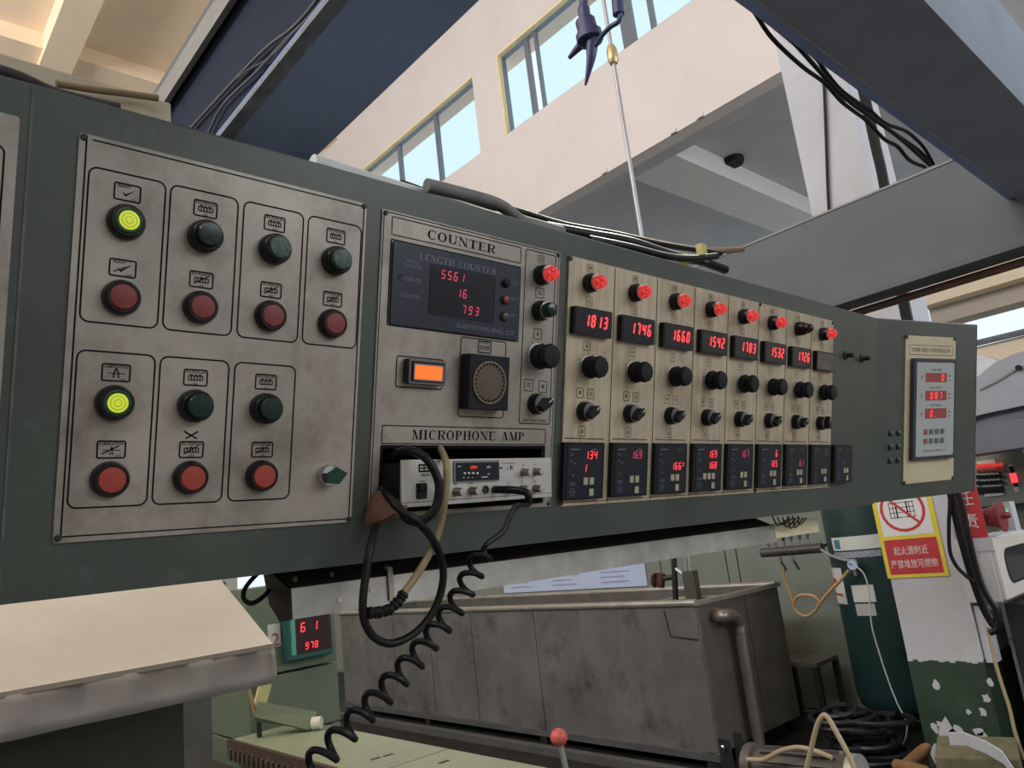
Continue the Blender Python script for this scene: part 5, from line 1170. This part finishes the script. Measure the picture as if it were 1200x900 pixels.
zc_ = mo.location.z; MB().box(-.12, .12, -.1, .1, -zc_, -.06).build('pedestal', DARKM, mo)
br2 = thing('steel_bracket', 'black forked steel bracket with bolt beside the motor', 'bracket', (lambda p: Vector((p.x, p.y, 0)))(onX(3.85, 856, 890)))
o_ = br2.location
for k, (x0p, x1p, y0p) in enumerate(((841, 862, 866), (858, 877, 858))):
    a, b = onX(3.85+.12*k, x0p, y0p), onX(3.85+.12*k, x1p, 915); MB().box(a.x-o_.x, a.x-o_.x+.012, b.y-o_.y, a.y-o_.y, 0, a.z).build('cheek', DARKM, br2)
p = onX(3.84, 848, 876)-o_; MB().lathe([(.016, 0), (.016, .012), (.008, .016)], 8, (0, 0), Matrix.Translation(p) @ RX).build('bolt', CHROME, br2)
hose('beige_cable', [(876, 890), (895, 890), (915, 880), (935, 876), (955, 880), (975, 888)], 3.55, .012, mat('beige rubber cable', (.42, .34, .22), .5), 'beige cable lying along the motor top', 'cable')
hose('beige_cable', [(944, 905), (950, 880), (957, 852), (964, 839), (970, 841), (980, 858), (992, 880), (1003, 905)], 3.45, .012, mat('beige rubber cable', (.42, .34, .22)), 'beige cable bent into a tall arch above the motor', 'cable')
# heap of dark hoses, tan gloves, cardboard scraps
hm = MB(); random.seed(11)
hp = onZ(.1, 1012, 876)
for k in range(16):
    r_ = random.uniform(.10, .24); cx, cy = hp.x+random.uniform(-.1, .1), hp.y+random.uniform(-.1, .1); z_ = .03+k*.019; tl_ = random.uniform(-.3, .3)
    P = [Vector((cx+r_*math.cos(a), cy+r_*.8*math.sin(a), max(.03, z_+tl_*r_*math.cos(a)*.6))) for a in [2*math.pi*i/20 for i in range(20)]]
    hm.tube(P, .018, 7)
tag(hm.build('hose_heap', mat('dark blue black hose', (.008, .008, .014), .45, 0, .3, 20), None, True), 'tangled heap of dark hoses on the floor under the air receiver', 'hoses', kind='stuff')
tn = mat('tan leather', (.22, .12, .05), .8, 0, .2, 15)
P = [onX(4.6, *p) for p in ((1056, 900), (1068, 892), (1080, 882), (1089, 873))]
tag(MB().tube(spline(P, 5), .04, 10, radii=[.022, .025, .03, .032, .032, .032, .034, .034, .034, .034, .034, .034, .03, .028, .022, .012]).build('work_glove', tn, None, True), 'tan leather work glove propped against the column foot', 'glove')
P = [onX(4.38, *p) for p in ((1046, 896), (1062, 899), (1076, 902), (1090, 906))]
tag(MB().tube(spline(P, 5), .04, 10, radii=[.015]+[.032]*14+[.02]).build('work_glove', tn, None, True), 'tan leather work glove lying flat on the clutter by the hose', 'glove')
bxp = onX(4.5, 1140, 900)
cbx = thing('cardboard_box', 'torn olive cardboard box with white strap by the column', 'box', Vector((bxp.x, bxp.y, 0)))
MB().box(-.1, .3, -.22, .16, 0, bxp.z+.08, Matrix.Rotation(.3, 4, 'Z')).build('carton', mat('olive cardboard', (.17, .155, .09), .8, 0, .3, 12), cbx, bevel=.01)
P = [onX(4.35, *p)-cbx.location for p in ((1112, 866), (1130, 866), (1155, 876), (1175, 888), (1190, 910))]
st_ = MB()
for i in range(len(P)-1):
    a, b = P[i], P[i+1]; dz = Vector((0, 0, .03)); dx = Vector((.015, 0, 0)); st_.loft([a-dz, b-dz, b+dz, a+dz], [a-dz+dx, b-dz+dx, b+dz+dx, a+dz+dx])
st_.build('white_strap', CW, cbx)
